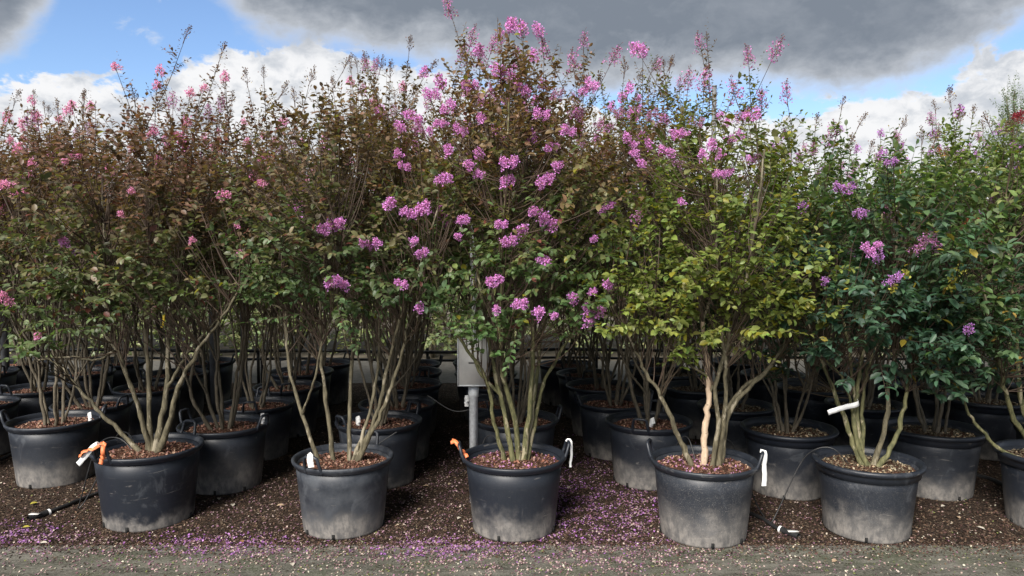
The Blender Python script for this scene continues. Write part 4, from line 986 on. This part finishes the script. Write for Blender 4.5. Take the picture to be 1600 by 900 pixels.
def poplar():
    c = on_y(1575, 390, 30.0); t = thing('poplar_tree', 'slim pale green poplar rising far behind the shrubs', 'tree', (c[0], 30.0, -.03)); p = Plant(400)
    p.add_stem([(0, 0, -.02), (.1, 0, 3), (.0, .1, 6), (.05, 0, 8.1)], .16, .02)
    for a in np.arange(0, 12.5, .9): 
        z = 1.5 + a * .42; q = .9 * (1 - z / 9); p.add_stem([(0.05, 0, z), (q * .6 * math.cos(a * 2.4), q * .6 * math.sin(a * 2.4), z + .7), (q * math.cos(a * 2.4), q * math.sin(a * 2.4), z + 1.5)], .05, .012, 10)
    V, F = tubes(p.stems[0][None], p.rad[0][None], 10); obj('trunk', mesh('trunk', V, F, M_BARK_DARK, smooth=True), t)
    for P, R in zip(p.stems[1:], p.rad[1:]): obj('limb', mesh('limb', *tubes(P[None], R[None], 6), M_BARK_DARK, smooth=True), t)
    p.crown(t, [(1.2, .6), (3, 1.05), (5.5, .9), (7.2, .5), (8.0, .15)], 900, 14, .11, palette((.10, .14, .07), (.12, .16, .085), (.13, .17, .10), 3, 6), False, 0, inner=.4, upright=.9, length=(.4, .8), twig_r=.006)
poplar()

# ------------------------------------------------------------------ tags, ribbons, hoses, small things
def strip(name, pts, width, mat, label, cat, thick=.0016, normal=(0, -1, .15)):
    P = resample(pts, 14); P[1:-1] += np.random.default_rng(len(label)).normal(0, .004 if mat is M_ORANGE else .0012, (12, 3)); T = unit(np.gradient(P, axis=0)); nrm = np.array(normal, float)
    S = unit(np.cross(T, nrm)) * width / 2; N = unit(np.cross(S, T)) * thick / 2
    V = np.stack([P - S - N, P + S - N, P + S + N, P - S + N], 1).reshape(-1, 3)
    F = [[k * 4 + a, k * 4 + (a + 1) % 4, k * 4 + 4 + (a + 1) % 4, k * 4 + 4 + a] for k in range(len(P) - 1) for a in range(4)]
    F += [[0, 1, 2, 3], [(len(P) - 1) * 4 + a for a in (3, 2, 1, 0)]]
    o0 = P[-1]
    return obj(name, mesh(name, V - o0, np.array(F), mat), None, tuple(o0), label=label, category=cat)
def hpos(s, side, z, out=.0):
    """point on a handle of front pot s; side 0/1"""
    a = s['rz'] + side * math.pi; q = (.333 + out) * s['scale']
    return np.array([s['X'] + q * math.cos(a), s['Y'] + q * math.sin(a), .004 + z * s['scale']])
s1, s2, s3, s4, s5 = (front[k][0] for k in ('P1', 'P2', 'P3', 'P4', 'P5'))
h = hpos(s1, 0, .525); 
strip('tag_strip', [h + [0, .012, -.004], h + [0, 0, .013], h + [-.02, -.022, .0], h + [-.065, -.03, -.055], h + [-.105, -.035, -.10]], .03, M_WHITE, 'white strip hanging between orange ribbons on a tub handle', 'tag')
strip('ribbon', [h + [.02, .013, -.006], h + [.02, 0, .013], h + [-.005, -.026, .0], h + [-.05, -.04, -.02], h + [-.075, -.045, -.03], h + [-.095, -.04, -.05]], .022, M_ORANGE, 'crumpled orange ribbon reaching left from the tub handle', 'ribbon', normal=(.3, -.5, 1))
strip('ribbon', [h + [.03, .013, -.006], h + [.03, 0, .014], h + [.036, -.026, -.01], h + [.04, -.03, -.05], h + [.03, -.03, -.075], h + [.024, -.03, -.10]], .022, M_ORANGE, 'orange ribbon loop hanging straight down from the tub handle', 'ribbon', normal=(.4, -1, .2))
h = hpos(s2, 0, .525)
strip('tag_strip', [h + [.0, .013, -.005], h + [.0, 0, .013], h + [.004, -.02, -.004], h + [.012, -.024, -.05]], .034, M_WHITE, 'small white tag folded over the handle of the grey dusty tub', 'tag')
h = hpos(s3, 1, .50)
strip('ribbon', [h + [.05, -.03, -.05], h + [.02, -.02, -.01], h + [-.01, -.016, .035], h + [-.035, -.01, .045], h + [-.05, 0, .03]], .022, M_ORANGE, 'orange ribbon tied to the handle by the steel pole', 'ribbon', normal=(.2, -1, .6))
h = hpos(s3, 0, .525)
strip('tag_strip', [h + [-.012, 0, -.002], h + [.004, 0, .014], h + [.017, -.004, -.006], h + [.02, -.005, -.08], h + [.014, -.006, -.16]], .014, M_WHITE, 'narrow white cord tag hanging off the tub by the pole', 'tag')
h = hpos(s4, 1, .525)
strip('tag_strip', [h + [.0, .013, -.004], h + [.0, 0, .014], h + [.006, -.018, -.01], h + [.0, -.022, -.06], h + [.004, -.024, -.12], h + [.0, -.026, -.19]], .026, M_WHITE, 'long white strip on the handle of the tan-banded tub', 'tag')
Yt = s5['Y'] - .05
strip('tag_strip', [on_y(1341, 627, Yt + .06), on_y(1339, 632, Yt - .005), on_y(1318, 637, Yt - .02), on_y(1294, 645, Yt - .03)], .03, M_WHITE, 'white tape tied round mossy stems, its end sticking out', 'tag', normal=(.1, -1, .1))
for (px, py, lab) in ((272, 640, 'small white label on the rim of the tub by the ground pipe'), (410, 650, 'small white label on the greyish tub with raised handles'), (1018, 657, 'small white label inside the tub behind the white-strip tub'),
                      (559, 655, 'small white label on the rim behind the grey dusty tub'), (729, 622, 'white label hanging by the steel pole')):
    c = on_z(px, py, .47) if py > 630 else on_y(px, py, 5.0)
    if px == 272: c = on_z(140, 648, .47)
    strip('plant_label', [c + [0, .01, -.06], c + [0, 0, 0], c + [.005, -.012, .015], c + [.01, -.016, -.02]], .028, M_WHITE, lab, 'label')
for px, py, lab in ((131, 462, 'yellow ribbon tied high among the pink flowered stems'), (256, 505, 'yellow ribbon hanging beside the steel posts')):
    c = on_y(px, py, 5.25)
    strip('ribbon', [c + [0, 0, .06], c + [.004, -.01, .02], c + [-.006, -.012, -.03]], .016, M_YELLOW, lab, 'ribbon')

def hose(pts, r, label, name='drip_hose', K=None):
    pts = [np.asarray(p, float) for p in pts]; o0 = pts[0].copy()
    return obj(name, mesh(name, *one_tube([p - o0 for p in pts], r, r, 6, K or 10 * len(pts)), M_HOSE, smooth=True), None, tuple(o0), label=label, category='hose')
def loop_over(s, ang, gx, gy, label, up=.06, extra=()):
    """thin hose from the soil over the rim down to the ground at pixel (gx, gy)"""
    q = s['scale']; c = np.array([s['X'], s['Y'], .004]); e = np.array([math.cos(ang), math.sin(ang), 0])
    g = on_z(gx, gy); g[2] = float(mulch_z(g[0:1], g[1:2])[0]) + .003
    hose([c + e * .10 * q + [0, 0, .40 * q], c + e * .20 * q + [0, 0, (.46 + up * .6) * q], c + e * .31 * q + [0, 0, (.455 + up * .35) * q], c + e * .40 * q + [0, 0, .36 * q], (c + e * .5 * q + g) / 2 + [0, 0, .02], g], .0042, label)
loop_over(s1, 2.9, 118, 800, 'thin black hose drooping from the ribbon tub to the ground pipe', .02)
loop_over(s1, 2.6, 95, 805, 'second thin black hose looping from the ribbon tub to the ground pipe', .05)
loop_over(s4, .75, 1215, 815, 'thin black hose arching out of the tan-banded tub to a ground fitting', .10)
loop_over(s5, 2.75, 1195, 826, 'thin black hose looping left out of the handleless tub', .06)
loop_over(s3, 2.2, 700, 712, 'thin black hose rising out of the tub beside the pole', .09)
loop_over(s4, 1.8, 1060, 748, 'thin black hose bent over the back rim of the tan-banded tub', .10)
c2 = on_z(592, 657, POT_H)
for (a, b, lab) in (((520, 690), (560, 700), 'thin hose crossing the front of the tub behind the dusty one'), ((668, 618), (728, 640), 'thin hose sagging between the pole and the far tub')):
    Y0 = c2[1] - .33
    hose([on_y(a[0], a[1], Y0), on_y((a[0] + b[0]) / 2 + 20, (a[1] + b[1]) / 2 + 14, Y0 - .03), on_y(b[0] + 60, b[1] - 25, Y0)], .004, lab)
def ground_pipe(p0, p1, label, endlab):
    pts = [on_z(*p0), on_z((p0[0] * 2 + p1[0]) / 3, (p0[1] * 2 + p1[1]) / 3 + 2), on_z((p0[0] + p1[0] * 2) / 3, (p0[1] + p1[1] * 2) / 3), on_z(*p1)]
    for p in pts: p[2] = float(mulch_z(p[0:1], p[1:2])[0]) + .014
    t = thing('irrigation_pipe', label, 'pipe', tuple(pts[0])); o = pts[0]
    obj('pipe', mesh('pipe', *one_tube([p - o for p in pts], .012, .012, 8, 30), M_HOSE, smooth=True), t)
    d = unit(pts[0] - pts[1]); d[2] = 0
    e = obj('end_clamp', mesh('end_clamp', *one_tube([d * -.05, d * .02, d * .07], .019, .017, 10, 8), M_HOSE, smooth=True), t)
    obj('clamp_ring', mesh('clamp_ring', *one_tube([d * -.062, d * -.055, d * -.048], .0215, .0215, 12, 6), M_WHITE, smooth=True), t)
    V, F = box((0, 0, .019), (.06, .03, .003)); 
    obj('label_plate', mesh('label_plate', V + d * .03, F, M_BOX), t)
ground_pipe((62, 810), (175, 768), 'black ground pipe with clamped end and silver label near the ribbon tub', '')
ground_pipe((1232, 836), (1170, 806), 'black ground pipe end with clamp beside the tan-banded tub', '')
hose([on_z(0, 722) + [0, 0, .02], on_z(60, 700) + [0, 0, .03], on_z(150, 735) + [0, 0, .02]], .012, 'black supply pipe lying behind the tub by the ground pipe')
hose([on_z(1500, 742) + [0, 0, .02], on_z(1545, 752) + [0, 0, .02], on_z(1580, 768) + [0, 0, .02]], .016, 'black supply pipe lying behind the handleless tub')

# single fallen leaves and stones that can be told apart
def litter():
    pal = [(.34, .30, .05), (.38, .30, .20), (.33, .24, .16), (.20, .11, .05), (.42, .38, .32)]
    spots = [(125, 775, 3), (136, 783, 1), (381, 756, 0), (364, 795, 4), (445, 792, 2), (60, 790, 0), (48, 826, 0), (342, 781, 4), (660, 762, 2), (657, 796, 1), (1262, 765, 2), (886, 768, 4), (700, 760, 1), (720, 812, 4), (1110, 820, 3), (1375, 815, 4), (1470, 795, 4), (1540, 830, 4), (1455, 770, 4), (1500, 815, 2), (380, 850, 3), (61, 851, 4), (455, 881, 4), (1300, 880, 2)]
    names = ['yellow', 'tan', 'dry tan', 'brown', 'pale']
    for i, (x, y, c) in enumerate(spots):
        g = on_z(x, y); g[2] = (float(mulch_z(g[0:1], g[1:2])[0]) + .006) if g[1] > EDGE_Y else .006
        a = prng.uniform(0, 6.28); D = np.array([[math.cos(a), math.sin(a), .12]]); L = np.array([prng.uniform(.035, .055)])
        V, F, C = leaves(np.zeros((1, 3)), D, np.array([[.1, -.1, 1.0]]), L, L * .55, np.array([pal[c]]), True)
        obj('fallen_leaf', mesh('fallen_leaf', V, F, M_TINT, C), None, tuple(g), label=names[c] + ' fallen leaf lying on the mulch or the path edge', category='leaf', group='loose fallen leaves')
litter()
print('objects', len(bpy.data.objects), 'tris', sum(len(m.loops) - 2 * len(m.polygons) for m in bpy.data.meshes))
